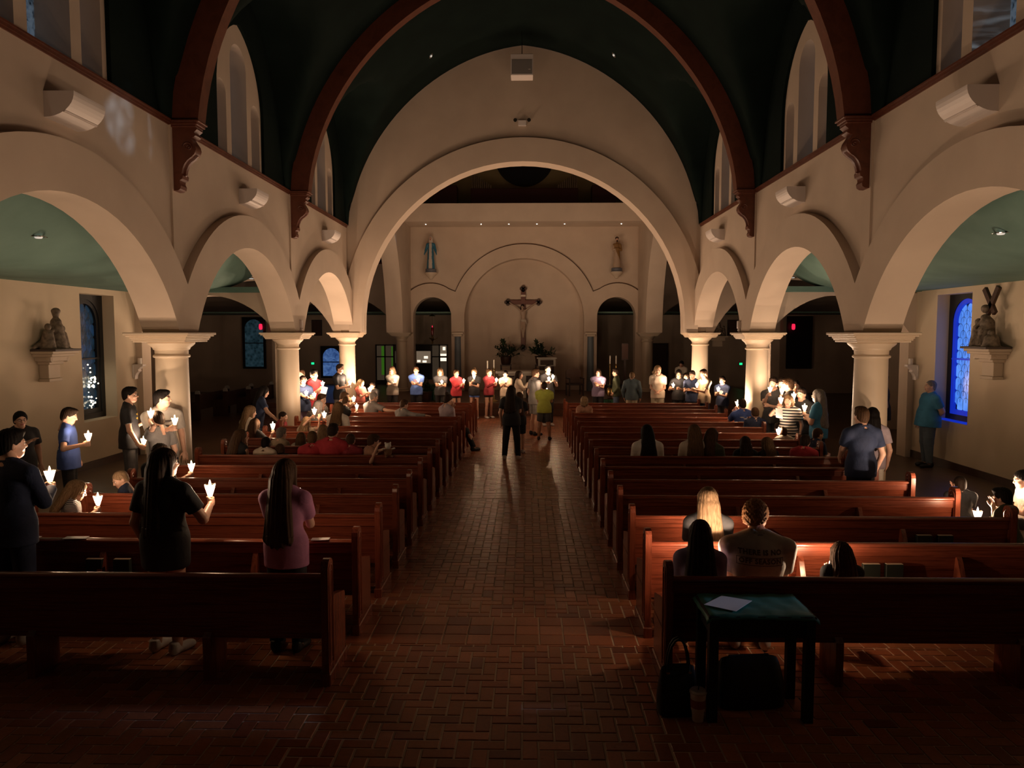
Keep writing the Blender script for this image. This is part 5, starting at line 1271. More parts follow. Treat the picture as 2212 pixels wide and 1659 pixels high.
for x, lab in ((1093, 'large dark leafy plant on a stand left of the crucifix foot'), (1168, 'large dark leafy plant on a stand right of the crucifix foot')):
    q = atY(x, 772, 31.0); st = empty('plant_stand', (q.x, 30.95, PZ), 0, 'dark wooden stand carrying the leafy plant %s' % ('left of the crucifix' if x < 1130 else 'right of the crucifix'), 'plant stand')
    h_ = q.z - PZ - .3; MB().box(-.24, .24, -.24, .24, h_ - .05, h_, .01).ob('top', M_darkwood, st)
    for sx in (-.2, .2):
        for sy in (-.2, .2): MB().box(sx - .025, sx + .025, sy - .025, sy + .025, 0, h_ - .05).ob('leg', M_darkwood, st)
    plant((q.x, 30.95, PZ + h_), lab, 20, .95, .85, x)
def candlestick(x, ytop, Y, label, zb=PZ):
    q = atY(x, ytop, Y); st = empty('candlestick', (q.x, Y, zb), 0, label, 'candlestick', 'tall altar candlesticks'); hh_ = q.z - zb
    MB().lathe([(.14, 0), (.14, .03), (.05, .07), (.02, .12), (.018, hh_ * .5), (.03, hh_ * .52), (.018, hh_ * .54), (.018, hh_ - .36), (.06, hh_ - .33), (.065, hh_ - .31)], 16).ob('stand', M_gold, st, smooth=True)
    MB().lathe([(.024, hh_ - .31), (.024, hh_ - .01), (.004, hh_)], 12).ob('taper', M_wax, st, smooth=True)
candlestick(1053, 779, 26.4, 'tall unlit candlestick left of the altar, behind the girl in a red hoodie'); candlestick(1067, 777, 26.6, 'tall unlit candlestick left of the altar, nearer the altar table')
candlestick(1318, 768, 27.4, 'tall slim candlestick behind the youth in a dark jacket'); candlestick(1331, 768, 27.6, 'tall slim candlestick beside the standing brown panel')
bp = empty('notice_panel', (atY(1350, 760, 29.0).x, 29.0, PZ), 0, 'narrow brown wooden panel on a post beside the sanctuary', 'panel')
z0, z1 = atY(1350, 778, 29.0).z - PZ, atY(1350, 741, 29.0).z - PZ; MB().box(-.14, .14, -.03, .03, z0, z1, .01).ob('board', M_darkwood, bp); MB().box(-.045, .045, -.04, .04, 0, z0).ob('post', M_darkwood, bp); MB().box(-.2, .2, -.15, .15, 0, .04).ob('foot', M_darkwood, bp); MB().box(-.11, .11, -.04, -.028, z0 + .05, z1 - .05).ob('inset', mat('panel_inset', (.12, .05, .03), .5), bp)
# celebrant's chair, lecterns with green cloth
ch = empty('celebrant_chair', (atY(1242, 800, 29.2).x, 29.2, PZ), .2, 'dark wooden armchair on the sanctuary right of the altar', 'chair')
MB().box(-.30, .30, -.28, .28, .42, .48, .02).ob('seat', M_darkwood, ch); b = MB().prism([(-.3, .48), (.3, .48), (.3, .95)] + [(.3 * math.cos(a), .95 + .12 * math.sin(a)) for a in np.linspace(.2, PI - .2, 7)] + [(-.3, .95)], .22, .28, lambda u, v, t: (u, t, v)); b.ob('backrest', mat('chair_wood', (.16, .07, .035), .4), ch)
for sx in (-1, 1):
    MB().box(sx * .29 - .03, sx * .29 + .03, -.28, .26, .66, .70, .01).ob('armrest', M_darkwood, ch)
    for sy in (-.25, .25): MB().box(sx * .28 - .025, sx * .28 + .025, sy - .025, sy + .025, 0, .66 if sy < 0 else .5).ob('leg', M_darkwood, ch)
M_gdrape = mat('green_drape', (.015, .10, .05), .5)
def lectern(px, Y, label, zt):
    q = atY(px, 840, Y); l = empty('lectern', (q.x, Y, -.16), 0, label, 'lectern'); MB().box(-.045, .045, -.05, .05, 0, zt, .01).ob('post', M_darkwood, l); MB().box(-.25, .25, -.2, .2, 0, .05, .01).ob('foot', M_darkwood, l)
    MB().add([(-.28, -.2, zt), (.28, -.2, zt), (.28, .2, zt + .14), (-.28, .2, zt + .14), (-.28, -.2, zt - .03), (.28, -.2, zt - .03), (.28, .2, zt + .11), (-.28, .2, zt + .11)], [(0, 1, 2, 3), (4, 7, 6, 5), (0, 4, 5, 1), (1, 5, 6, 2), (2, 6, 7, 3), (3, 7, 4, 0)]).ob('desk', M_darkwood, l)
    n, m = 25, 8; vs = []
    for j in range(m):
        for i in range(n): u = i / (n - 1); t_ = j / (m - 1); vs.append(((u - .5) * (.52 + .3 * t_), -.23 - .03 * math.sin(u * 34) * (.3 + t_), (zt - .01) * (1 - t_) + .04 * t_))
    me = mesh('drape', vs, [(j * n + i, j * n + i + 1, (j + 1) * n + i + 1, (j + 1) * n + i) for j in range(m - 1) for i in range(n - 1)], True); o = mkobj('green_drape', me, M_gdrape, l); o.modifiers.new('s', 'SOLIDIFY').thickness = .006
lectern(934, 27.2, 'lectern draped in green cloth behind the girl in black', 1.0); lectern(1309, 25.35, 'low lectern draped in green cloth between two standing youths', .62)
q = atY(919, 845, 26.6); plant((q.x, 26.6, PZ), 'bushy dark plant on the platform beside the green draped lectern', 16, .55, .6, 31)
q = atY(1318, 838, 25.25); tb_ = empty('brass_lantern', (q.x, 25.25, FZ(25) + .62 + .08), 0, 'brass lantern with leaves beside the youth in a dark jacket', 'lantern')
MB().lathe([(.05, 0), (.10, .03), (.13, .12), (.12, .24), (.08, .30), (.03, .32)], 16).ob('body', M_gold, tb_, smooth=True); b = MB()
for k in range(10): leafblade(b, (0, 0, .3), (math.cos(k), math.sin(k), 1.1), .3, .03, .4)
b.ob('leaves', M_leaf, tb_)
# sanctuary lamp
q = atY(934, 722, 33.2); sl = empty('sanctuary_lamp', (q.x, 33.2, q.z), 0, 'hanging brass sanctuary lamp with a red glass', 'lamp')
MB().lathe([(.03, -.42), (.05, -.40), (.03, -.34), (.05, -.28), (.12, -.22), (.05, -.18), (.03, -.1), (.05, -.05)], 16).ob('stem', M_gold, sl, smooth=True)
MB().lathe([(.045, -.06), (.06, .1), (.065, .28), (.062, .30)], 14).ob('red_glass', mat('ruby_glass', (.25, .01, .02), .15), sl, smooth=True)
MB().lathe([(.001, .30), (.018, .33), (.02, .35), (.001, .40)], 10).ob('flame', M_red, sl, smooth=True); MB().tube([(0, 0, .4), (0, 0, .6), (0, 0, 3.57 - q.z)], .007, 5).ob('chain', M_black, sl)
MB().lathe([(.0, .0), (.16, .0), (.02, .10)], 12, (0, 0)).ob('canopy', M_gold, sl, (0, 0, 3.45 - q.z), smooth=True)
for k in range(3): a = k * 2.1; MB().tube([(0, 0, -.25), (.14 * math.cos(a), .14 * math.sin(a), -.22), (.24 * math.cos(a), .24 * math.sin(a), -.16)], .018, 6).ob('scroll_arm', M_gold, sl)
# doors on the ambulatory wall
M_frame = mat('dark_door_frame', (.018, .010, .008), .4)
d = S(empty('door_1', (0, 35.45, PZ - .1))); d['label'] = 'glazed double doors with lit room behind, left of the altar'
X0, X1 = atY(812, 760, 35.4).x, atY(966, 760, 35.4).x; H_ = atY(812, 744, 35.4).z - (PZ - .1); wd_ = X1 - X0
M_room = mat('lit_room', (.4, .35, .3), .6, emit=(1.0, .74, .5), estr=.045); M_room2 = mat('lit_room_bright', (.6, .55, .5), .6, emit=(1.0, .85, .68), estr=.4); M_green = mat('green_lit_strip', (.1, .4, .05), .6, emit=(.16, .62, .04), estr=.04); M_dimroom = mat('dim_room', (.1, .08, .06), .6, emit=(.5, .35, .22), estr=.02)
cell = [(0, .125, M_dimroom), (.125, .25, M_dimroom), (.25, .40, None), (.40, .55, None), (.55, .78, None), (.78, .89, M_dimroom), (.89, 1.0, M_room)]
b = MB().box(X0, X1, -.03, .03, H_ - .06, H_)
for k in [c_[0] for c_ in cell] + [1.0]: b.box(X0 + wd_ * k - .035, X0 + wd_ * k + .035, -.03, .03, 0, H_)
b.box(X0, X0 + wd_ * .25, -.03, .03, H_ - .62, H_ - .56); b.box(X0 + wd_ * .78, X1, -.03, .03, H_ - .62, H_ - .56)
b.ob('door_frame', M_frame, d)
for a0, a1, m_ in cell:
    x0, x1 = X0 + wd_ * a0 + .03, X0 + wd_ * a1 - .03
    if m_: MB().box(x0, x1, .0, .012, H_ - .57, H_ - .05).ob('pane', m_, d); MB().box(x0, x1, .0, .012, .3, H_ - .61).ob('pane', M_dimroom, d); MB().box(x0, x1, -.01, .02, 0, .3).ob('kick_panel', M_frame, d)
    else:
        MB().box(x0, x1, -.01, .02, 0, H_ - .9).ob('door_leaf', M_frame, d); MB().box(x0, x1, -.01, .02, H_ - .32, H_ - .05).ob('top_panel', M_frame, d); MB().box(x0 + .03, x1 - .03, .0, .012, H_ - .9, H_ - .32).ob('pane', M_room if a0 > .5 else M_dimroom, d)
MB().box(X0 + wd_ * .075, X0 + wd_ * .115, -.006, .0, .55, H_ - .08).ob('green_strip', M_green, d); MB().box(X0 + wd_ * .215, X0 + wd_ * .235, -.006, 0, .7, H_ - .1).ob('green_strip', M_green, d)
for (u, v, w_, h_) in ((.955, -.20, .04, .16), (.945, -.50, .09, .10), (.945, -.72, .09, .16), (.60, -.80, .05, .10), (.70, -.62, .06, .12), (.68, -.82, .06, .1)):
    MB().box(X0 + wd_ * u - w_ * 1.6, X0 + wd_ * u + w_ * 1.6, -.008, -.002, H_ + v - h_ / 2, H_ + v + h_ / 2, .001).ob('room_lamp', M_room2, d)
d = S(empty('door_2', (0, 35.45, PZ - .1))); d['label'] = 'plain brown door right of the sanctuary'; X0, X1 = atY(1397, 760, 35.4).x, atY(1440, 760, 35.4).x
MB().box(X0, X1, -.04, .03, 0, H_, .005).ob('door_leaf', mat('brown_door', (.06, .03, .018), .5), d); b = MB(); b.box(X0 - .06, X0, -.06, .03, 0, H_ + .06); b.box(X1, X1 + .06, -.06, .03, 0, H_ + .06); b.box(X0, X1, -.06, .03, H_, H_ + .06); b.ob('door_frame', M_frame, d); MB().lathe([(.03, 0), (.035, .05), (.0, .06)], 10).ob('door_handle', M_chrome, d, (X0 + .1, -.05, 1.0), (PI / 2, 0, 0))

# transept pews in the dark, pale painted ends
M_pale = mat('pale_pew_end', (.42, .42, .42), .5)
for i, (px, Y) in enumerate(((428, 24.0), (488, 25.2), (538, 26.2))):
    q = atY(px, 826, Y); zf_ = -.16; p = empty('transept_pew', (q.x, Y, zf_), PI / 2, ('dim pew with a pale end in the dark transept, closest to the near column', 'dim pew with a pale end in the dark transept, middle of three', 'dim pew with a pale end in the dark transept, beside the leaning woman')[i], 'pew', 'dim pews in the transept')
    for x in (0, 2.4):
        e = MB().prism([(-.035, .0), (-.035, .86), (.12, .86), (.12, .60), (.475, .55), (.475, .0)], 0, .055).ob('end_panel', M_darkwood, p, (x, 0, 0))
        MB().prism([(-.035, .86), (-.03, .92), (0, .965), (.045, .975), (.09, .96), (.115, .92), (.12, .86)], -.005, .06).ob('end_cap', M_pale, e)
    MB().box(.055, 2.4, .02, .06, .33, .84).ob('backrest', M_darkwood, p); MB().box(.055, 2.4, .06, .48, .405, .445).ob('seat', M_darkwood, p)
PER = {}
def P(label, *a, **k):
    PER[label] = d_ = person(label, *a, **k); return d_
def C(who): return 'lit cup candle held by the ' + who
# ---------------- rows behind, Mary side
P('girl with long dark hair in black tee holding a candle high', 352, 972, 'rowstand', 0, -14, 'vlong', 'dark', 'black', 's', 'brief', 'black', L=None, R=('g', 455, 1068, 6.35), fem=True, fat=1.18, fine=True, hy=-28, candleR=C('long haired girl in black tee'), hem=-.20, dy=-.05)
P('girl with very long dark hair in pink tee seen from behind', 615, 995, 'rowstand', 0, -4, 'vlong', 'brown', 'pink', 's', 'long', 'black', L='hold', R='hold', fem=True, fine=True, hy=-12, candleR=C('girl in pink tee'), hem=-.16, shoes='black')
P('youth in dark navy hoodie with his back turned at the wall end', 18, 930, 'rowstand', 0, -12, 'short', 'black', 'navy', 'l', 'long', 'navy', L='hold', R='hold', fine=True, hy=-25, candleR=C('youth in navy hoodie'), dy=.12, fat=1.05)
P('person in black with glasses standing against the aisle wall', 45, 890, 'stand', 10.6, -120, 'pony', 'black', 'black', 's', 'long', 'charcoal', 'fair', L=None, R='chest', fem=True, fat=1.25, glasses=True, fine=True, hy=-12)
pb = P('boy in blue tee with white back print beside the aisle wall', 148, 882, 'stand', 10.6, -68, 'short', 'dark', 'royal', 's', 'long', 'black', L='pocket', R=('g', 177, 948, 10.35), fine=True, hp=16, hy=4, candleR=C('boy in blue printed tee'), fat=1.05)
P('small blonde girl in a striped top seated with a candle', 163, 1040, 'sit', 2, -62, 'child', 'blonde', 'finestripe', 's', 'long', 'denim', R=('g', 203, 1090, ROW[2] + .42), L='lap', fem=True, fine=True, hp=12, candleR=C('small blonde girl in striped top'))
P('blond boy turning his face over the pew', 266, 1015, 'sit', 3, 115, 'buzz', 'blonde', 'navy', 's', 'long', 'black', fine=True, hp=16, hy=20)
P('youth with glasses in black tee standing by the aisle window', 280, 837, 'stand', 11.95, -72, 'short', 'black', 'black', 's', 'long', 'charcoal', L='fold', R=('g', 300, 952, 11.75), glasses=True, fine=True, candleR=C('youth with glasses in black tee'))
P('youth in pale grey tee standing against the column', 352, 843, 'stand', 10.8, -128, 'short', 'black', 'lgrey', 's', 'shorts', 'navy', L=None, R=('g', 361, 914, 10.5), hy=52, fine=True, fat=1.12, candleR=C('youth in pale grey tee by the column'), cpow=.45)
P('boy in grey tee in front of the pale grey tee youth', 338, 890, 'stand', 10.45, 70, 'short', 'dark', 'grey', 's', 'shorts', 'denim', L=('g', 324, 899, 10.3), R=None, fine=True, hp=12, candleL=C('boy in grey tee'), cpow=.6)
P('dark curly head behind the long haired girl in black', 338, 963, 'sit', 4, -10, 'curly', 'dark', 'black', 's', 'long', 'black', R=('g', 405, 1015, ROW[4] + .35), fine=True, candleR=C('curly haired child in the fifth pew'), x=None)
# ---------------- row of children in the seventh pew, Mary side
g7 = 'children seated in the seventh pew'
P('girl with ponytail in black tank top', 514, 930, 'sit', 6, -25, 'long', 'brown', 'black', '', 'long', 'denim', 'fair', L='lap', R='face', fem=True, hy=-10, lean=12)
P('black haired boy beside the ponytail girl', 572, 945, 'sit', 6, -10, 'buzz', 'black', 'cream', 's', 'long', 'black', 'dark', lean=8)
P('small curly brown haired child leaning low', 602, 962, 'sit', 6, 15, 'curly', 'brown', 'charcoal', 's', 'long', 'black', lean=12, dy=.05)
P('grey haired child turning in the eighth pew', 607, 925, 'sit', 7, -30, 'messy', 'grey', 'tan', 's', 'long', 'black', lean=4)
P('girl with long light hair between the grey haired child and the red shirt boy', 648, 936, 'sit', 7, 10, 'long', 'light', 'white', 's', 'long', 'black', fem=True)
P('boy with grey brown hair in red tee', 671, 934, 'sit', 6, 12, 'short', 'light', 'red', 's', 'long', 'black')
P('blonde girl peeking beside the dark haired adult in red', 695, 920, 'sit', 7, 8, 'long', 'blonde', 'cream', 's', 'long', 'black', fem=True)
P('dark haired person in crimson tee seen from behind', 716, 917, 'sit', 6, -6, 'short', 'dark', 'red', 's', 'long', 'black', fat=1.15)
P('short haired boy with his back turned between the crimson tee and the cuddly toy', 755, 938, 'sit', 6, -4, 'buzz', 'brown', 'maroon', 's', 'long', 'black')
k = P('brown haired child leaning over the pew with a cuddly toy', 806, 940, 'sit', 6, -55, 'short', 'brown', 'nude', '', 'shorts', 'charcoal', L=('o', 850, 968, ROW[6] + .05), R=('o', 812, 972, ROW[6] + .0), dy=-.02)
ty = empty('cuddly_toy', atY(838, 972, ROW[6] + .02), .4, 'small white and brown cuddly toy on the pew rail', 'toy'); f = SDF((-.15, -.15, -.12), (.15, .15, .16), .011); f.ell((0, 0, -.04), (.06, .05, .07), 0); f.ell((0, -.01, .07), (.05, .05, .045), .02)
for s in (-1, 1): f.ell((s * .04, 0, .11), (.016, .012, .02), .01); f.cone((s * .05, -.02, 0), (s * .09, -.05, .03), .02, .016, .01); f.cone((s * .03, -.03, -.09), (s * .05, -.09, -.09), .022, .02, .01)
V, Q = f.net(); mkobj('plush_body', qmesh('plush', V, Q, np.where(V[Q].mean(1)[:, 2] > .02, 0, 1), [CL['white'], mat('plush_brown', (.18, .09, .05), .9)]), None, ty)
# ---------------- eighth to eleventh pews
P('woman with sunglasses pushed into her light hair', 538, 878, 'sit', 9, -35, 'wavy', 'light', 'cream', 's', 'long', 'black', fem=True, hy=-20)
P('girl with long brown hair below the woman with sunglasses', 548, 906, 'sit', 8, -18, 'long', 'brown', 'charcoal', 's', 'long', 'black', fem=True, R=('g', 588, 926, ROW[8] + .35), candleR=C('long brown haired girl in the ninth pew'))
P('dark haired woman in navy tee leaning forward onto the pew', 567, 833, 'stand', 15.9, -60, 'long', 'black', 'navy', 's', 'long', 'denim', L=('o', 592, 903, 15.8), R=('o', 596, 906, 15.6), fem=True, fat=1.15, lean=14)
P('boy with lit face near the leaning woman', 613, 889, 'sit', 10, -95, 'buzz', 'dark', 'maroon', 's', 'long', 'black')
P('child raising both arms round a candle', 660, 902, 'sit', 9, -12, 'mid', 'blonde', 'cream', 's', 'long', 'black', fem=True, L=('g', 672, 893, ROW[9] + .3), R=('o', 690, 906, ROW[9] + .3), candleL=C('child with raised arms'))
P('child bending over a candle in the eleventh pew', 685, 866, 'sit', 11, -15, 'mid', 'grey', 'grey', 's', 'long', 'black', R=('g', 697, 903, ROW[10] + .45), candleR=C('bending child in the eleventh pew'))
P('girl with long wavy brown hair in pale top', 729, 870, 'sit', 10, -8, 'wavy', 'light', 'white', 's', 'long', 'black', fem=True)
P('small child with hand at the mouth facing sideways', 697, 851, 'sit', 12, -110, 'short', 'brown', 'lgrey', 's', 'long', 'black', R='face')
P('dark haired child bending beside a candle', 748, 858, 'sit', 12, -50, 'short', 'brown', 'black', 's', 'long', 'black', R=('g', 758, 868, ROW[12] + .4), candleR=C('dark haired bending child'), hp=15, lean=8)
P('child behind the bending dark haired child', 742, 848, 'sit', 13, -50, 'short', 'brown', 'lgrey', 's', 'long', 'black', R=('g', 769, 882, ROW[13] + .42), candleR=C('child in the fourteenth pew'), hp=15)
P('balding man in grey tee with one arm along the pew', 806, 848, 'sit', 13, -38, 'buzz', 'grey', 'grey', 's', 'long', 'denim', R=('o', 862, 889, ROW[13] + .02), hy=-20, fat=1.15)
P('brown haired man in grey long sleeves with his arm along the pew', 872, 865, 'sit', 12, -35, 'messy', 'brown', 'grey', 'l', 'long', 'denim', R=('r', 930, 899, ROW[12] + .02), hy=-18)
P('woman with a high bun resting her chin on her hand', 968, 853, 'sit', 12, -42, 'bun', 'dark', 'lav', 'l', 'long', 'black', R='face', L='lap', fem=True, hy=-15, legs='aisle', shoes='black')
# ---------------- standing round the Mary side column
P('girl partly behind the column with lit face', 651, 799, 'stand', 20.1, 175, 'pony', 'brown', 'white', 's', 'long', 'navy', L='hold', R=('g', 664, 826, 19.4), fem=True, candleR=C('girl beside the column'))
P('boy in navy bowing over two candles', 655, 812, 'stand', 19.0, -150, 'short', 'dark', 'navy', 's', 'shorts', 'purple', L=('g', 664, 851, 18.8), R=('g', 673, 855, 18.75), candleL=C('boy in navy, first of his two'), candleR=C('boy in navy, second of his two'))
P('boy in red tee with a songsheet and candle', 679, 799, 'stand', 19.6, -125, 'messy', 'black', 'red', 's', 'long', 'black', 'mid', L='fold', R=('g', 690, 833, 19.4), candleR=C('boy in red tee'))
P('youth in black tee in front of the chancel column', 735, 787, 'stand', 21.7, -110, 'short', 'dark', 'black', 's', 'shorts', 'grey', L=None, R=('g', 750, 829, 21.65), candleR=C('youth in black tee by the chancel column'))
P('small blonde girl in coral top reading by candlelight', 780, 820, 'stand', 22.05, -120, 'mid', 'blonde', 'coral', 's', 'long', 'black', L='hold', R=('g', 793, 844, 21.95), fem=True, hp=15, candleR=C('small blonde girl in coral'))
P('child in black crouched over a candle', 805, 826, 'stand', 22.4, 170, 'short', 'dark', 'black', 'l', 'long', 'black', L=('g', 804, 845, 22.1), hp=25, candleL=C('child in black beside the coral girl'))
# ---------------- line before the sanctuary
P('girl with long fair hair in pale grey sweater', 847, 792, 'stand', 24.2, 170, 'long', 'blonde', 'lgrey', 'l', 'long', 'charcoal', L='hold', R=('g', 854, 823, 23.95), fem=True, candleR=C('girl in pale grey sweater'))
P('boy in bright blue tee and black shorts', 899, 792, 'stand', 24.3, 176, 'short', 'brown', 'blue', 's', 'shorts', 'black', L='hold', R=('g', 901, 822, 24.05), candleR=C('boy in bright blue tee'))
P('girl with long fair hair in black tee and trousers', 951, 795, 'stand', 24.4, 178, 'long', 'light', 'charcoal', 's', 'long', 'black', L='hold', R=('g', 951, 827, 24.1), fem=True, candleR=C('fair haired girl in black'))
P('girl in crimson hoodie and black shorts', 986, 799, 'stand', 24.5, -150, 'pony', 'brown', 'red', 'l', 'brief', 'black', L='hold', R=('g', 996, 825, 24.25), fem=True, candleR=C('girl in crimson hoodie'))
P('girl in black tee with blue and white shorts', 1024, 797, 'stand', 24.6, 165, 'bun', 'light', 'black', 's', 'brief', 'blue', L='hold', R=('g', 1022, 817, 24.3), fem=True, candleR=C('girl in blue and white shorts'))
P('girl in maroon hoodie and white trainers', 1057, 797, 'stand', 24.75, -140, 'pony', 'brown', 'maroon', 'l', 'brief', 'black', L='hold', R=('g', 1065, 823, 24.5), fem=True, candleR=C('girl in maroon hoodie'))
P('youth in white tee and pale shorts before the altar', 1092, 801, 'stand', 24.7, 175, 'short', 'black', 'cream', 's', 'shorts', 'khaki', 'mid', L='hold', R=('g', 1090, 823, 24.45), hp=14, candleR=C('youth in white tee before the altar'))
P('dark haired girl in pale cardigan turned sideways', 1122, 802, 'stand', 22.6, -100, 'mid', 'dark', 'cream', 'l', 'long', 'black', 'mid', L='fold', R=('o', 1142, 826, 22.6), fem=True)
P('woman in black with long dark hair standing in the aisle', 1105, 834, 'stand', 16.3, -6, 'long', 'dark', 'black', 's', 'long', 'black', L=None, R='hold', fem=True, fat=1.12, hy=-10, legs='wide', shoes='white')
P('child half hidden in front of the woman in black', 1122, 848, 'stand', 17.3, -10, 'long', 'brown', 'black', 's', 'shorts', 'black', fem=True, R=('g', 1131, 868, 17.5), L=None, candleR=C('child in front of the woman in black'))
P('youth in grey tee and shorts in the aisle', 1157, 797, 'stand', 20.6, -62, 'short', 'brown', 'grey', 's', 'shorts', 'grey', L=None, R='fold', hy=-8, shoes='black')
P('tall youth in black printed tee with two candles', 1184, 789, 'stand', 22.8, -165, 'short', 'black', 'black', 's', 'long', 'black', L=('g', 1198, 817, 22.45), R=('g', 1180, 821, 22.4), candleL=C('tall youth in black printed tee, outer one'), candleR=C('tall youth in black printed tee, inner one'))
P('boy in lime green tee and black shorts', 1176, 825, 'stand', 19.6, -6, 'buzz', 'dark', 'lime', 's', 'shorts', 'charcoal', 'tan', R=('g', 1184, 846, 19.85), L='hold', legs='wide', shoes='black', candleR=C('boy in lime green tee'), fat=1.1)
# ---------------- bearded statue side of the sanctuary
P('person in lavender tee with a candle beside the lectern', 1292, 797, 'stand', 24.2, 165, 'mid', 'dark', 'purple', 's', 'long', 'black', L='hold', R=('g', 1299, 826, 23.95), fem=True, fat=1.2, candleR=C('person in lavender tee'))
P('youth in dark jacket and jeans', 1330, 797, 'stand', 24.2, 75, 'short', 'dark', 'olive', 'l', 'long', 'denim', L='pocket', R=None)
P('person in slate jacket and pale trousers turning away', 1366, 804, 'stand', 23.2, -20, 'buzz', 'light', 'slate', 'l', 'long', 'khaki', L=None, R=None, fat=1.2)
P('woman with short blonde hair in cream top and shorts', 1421, 790, 'stand', 22.6, 165, 'bob', 'blonde', 'cream', 's', 'shorts', 'khaki', L='clasp', R='clasp', fem=True, hy=35)
P('man in white tee reading behind the candle group', 1472, 780, 'stand', 26.4, 150, 'short', 'dark', 'white', 's', 'long', 'black', hp=20, L='hold', R='hold', zf=.24, fat=1.1)
P('woman with dark hair in black top and necklace', 1466, 799, 'stand', 22.5, 165, 'bob', 'black', 'black', 's', 'long', 'black', 'mid', L='hold', R=('g', 1451, 834, 22.2), fem=True, hp=10, candleR=C('woman in black with necklace'))
P('girl half hidden between the woman in black and the navy boy', 1482, 806, 'stand', 22.95, 150, 'mid', 'dark', 'navy', 's', 'long', 'black', R=('g', 1476, 838, 22.65), L='hold', fem=True, candleR=C('half hidden girl right of the chancel'))
P('boy in navy tee bowing his head', 1495, 801, 'stand', 22.0, 150, 'short', 'dark', 'navy', 's', 'long', 'black', 'mid', hp=16, L='hold', R='hold')
P('man in tan tee with navy trousers', 1520, 798, 'stand', 21.3, 115, 'short', 'brown', 'tan', 's', 'long', 'navy', hp=18, L='hold', R=('g', 1505, 834, 21.2), candleR=C('man in tan tee'))
P('boy in navy printed tee behind the front pew end', 1560, 813, 'stand', 21.4, 140, 'short', 'dark', 'navy', 's', 'shorts', 'charcoal', hp=12, L='hold', R=('g', 1549, 843, 21.15), candleR=C('boy in navy printed tee'))
# ---------------- group in the bearded side aisle
P('youth in black tee beside the middle column', 1670, 815, 'stand', 15.95, 140, 'short', 'dark', 'charcoal', 's', 'shorts', 'charcoal', hp=10, L='hold', R=('g', 1661, 845, 15.7), candleR=C('youth by the middle column'), cpow=.62, fine=False)
P('girl in white collar between two youths with candles', 1688, 817, 'stand', 16.5, 150, 'pony', 'dark', 'charcoal', 's', 'shorts', 'black', fem=True, hp=8, R=('g', 1682, 848, 16.2), L='hold', candleR=C('girl in white collar'), cpow=.62)
P('dark haired boy turned away in black tee', 1703, 819, 'stand', 15.1, 60, 'messy', 'brown', 'black', 's', 'shorts', 'black', L=('g', 1685, 853, 15.0), R=None, candleL=C('boy turned away in black tee'), cpow=.62)
P('boy smiling at the back of the candle group', 1718, 822, 'stand', 16.15, 165, 'short', 'dark', 'black', 's', 'long', 'black', 'mid', L='hold', R='hold')
P('boy in black printed tee and khaki shorts with candle', 1731, 838, 'stand', 14.7, 130, 'short', 'dark', 'black', 's', 'shorts', 'khaki', hp=12, L='hold', R=('g', 1714, 860, 14.55), candleR=C('boy in khaki shorts'), cpow=.62)
P('small child in black and white striped tee', 1702, 853, 'stand', 14.35, 150, 'mid', 'light', 'stripe', 's', 'long', 'denim', R=('g', 1679, 869, 14.15), L=None, candleR=C('child in striped tee'), cpow=.62)
P('woman with long grey brown hair in teal tee', 1768, 842, 'stand', 14.0, 48, 'vlong', 'grey', 'skyblue', 's', 'long', 'black', L=('g', 1740, 886, 14.1), R=None, fem=True, fat=1.12, glasses=True, candleL=C('woman in teal tee'), cpow=.62)
# ---------------- seated, bearded statue side
P('man in blue striped jersey with a candle', 1606, 863, 'sit', 11, 6, 'short', 'dark', 'royal', 's', 'long', 'black', L=('g', 1586, 878, ROW[11] + .62), R='lap', fat=1.1, candleL=C('man in blue jersey'))
P('brown haired person in navy tee in the eleventh pew', 1634, 882, 'sit', 10, -4, 'short', 'brown', 'navy', 's', 'long', 'black')
P('woman with short blonde hair and bare shoulders', 1263, 857, 'sit', 13, -5, 'bob', 'blonde', 'nude', '', 'long', 'denim', fem=True)
P('woman with long black hair in white tee', 1400, 920, 'sit', 6, 2, 'long', 'black', 'white', 's', 'long', 'black', fem=True, fat=1.1)
P('woman with light brown hair in cream blouse', 1503, 920, 'sit', 6, -4, 'wavy', 'light', 'cream', 's', 'long', 'black', fem=True)
P('girl with long dark hair looking sideways', 1541, 927, 'sit', 6, -38, 'long', 'brown', 'olive', 's', 'long', 'black', fem=True)
P('dark haired child beside the fair girl', 1613, 945, 'sit', 6, -6, 'mid', 'dark', 'black', 's', 'long', 'black', fem=True)
P('fair haired girl tilting towards the dark haired child', 1659, 947, 'sit', 6, 20, 'wavy', 'light', 'black', 's', 'long', 'black', fem=True)
P('boy in red tee in the seventh pew', 1743, 941, 'sit', 6, -35, 'short', 'dark', 'red', 's', 'long', 'black')
P('boy in profile beside the boy in red', 1768, 925, 'sit', 7, -70, 'buzz', 'brown', 'navy', 's', 'long', 'black', R='hold', L='lap', candleR=None)
P('boy seen from behind lifting a candle in the ninth pew', 1694, 923, 'sit', 8, 8, 'buzz', 'brown', 'lgrey', 's', 'long', 'black', L=('g', 1677, 938, ROW[8] + .42), candleL=C('boy in the ninth pew'))
P('child behind the boy with the raised candle', 1683, 915, 'sit', 9, 6, 'short', 'dark', 'black', 's', 'long', 'black')
P('man in navy tee standing with hands on the pew', 1863, 880, 'rowstand', 4, 10, 'short', 'brown', 'navy', 's', 'long', 'black', L=('o', 1808, 1004, ROW[5] + .02), R=None, fine=True, fat=1.1, dy=-.1)
P('dark haired girl behind the man in navy', 1887, 882, 'stand', 10.85, -20, 'long', 'black', 'lav', 's', 'long', 'white', fem=True, L=('g', 1858, 968, 10.95), candleL=C('dark haired girl behind the man in navy'), cpow=.5)
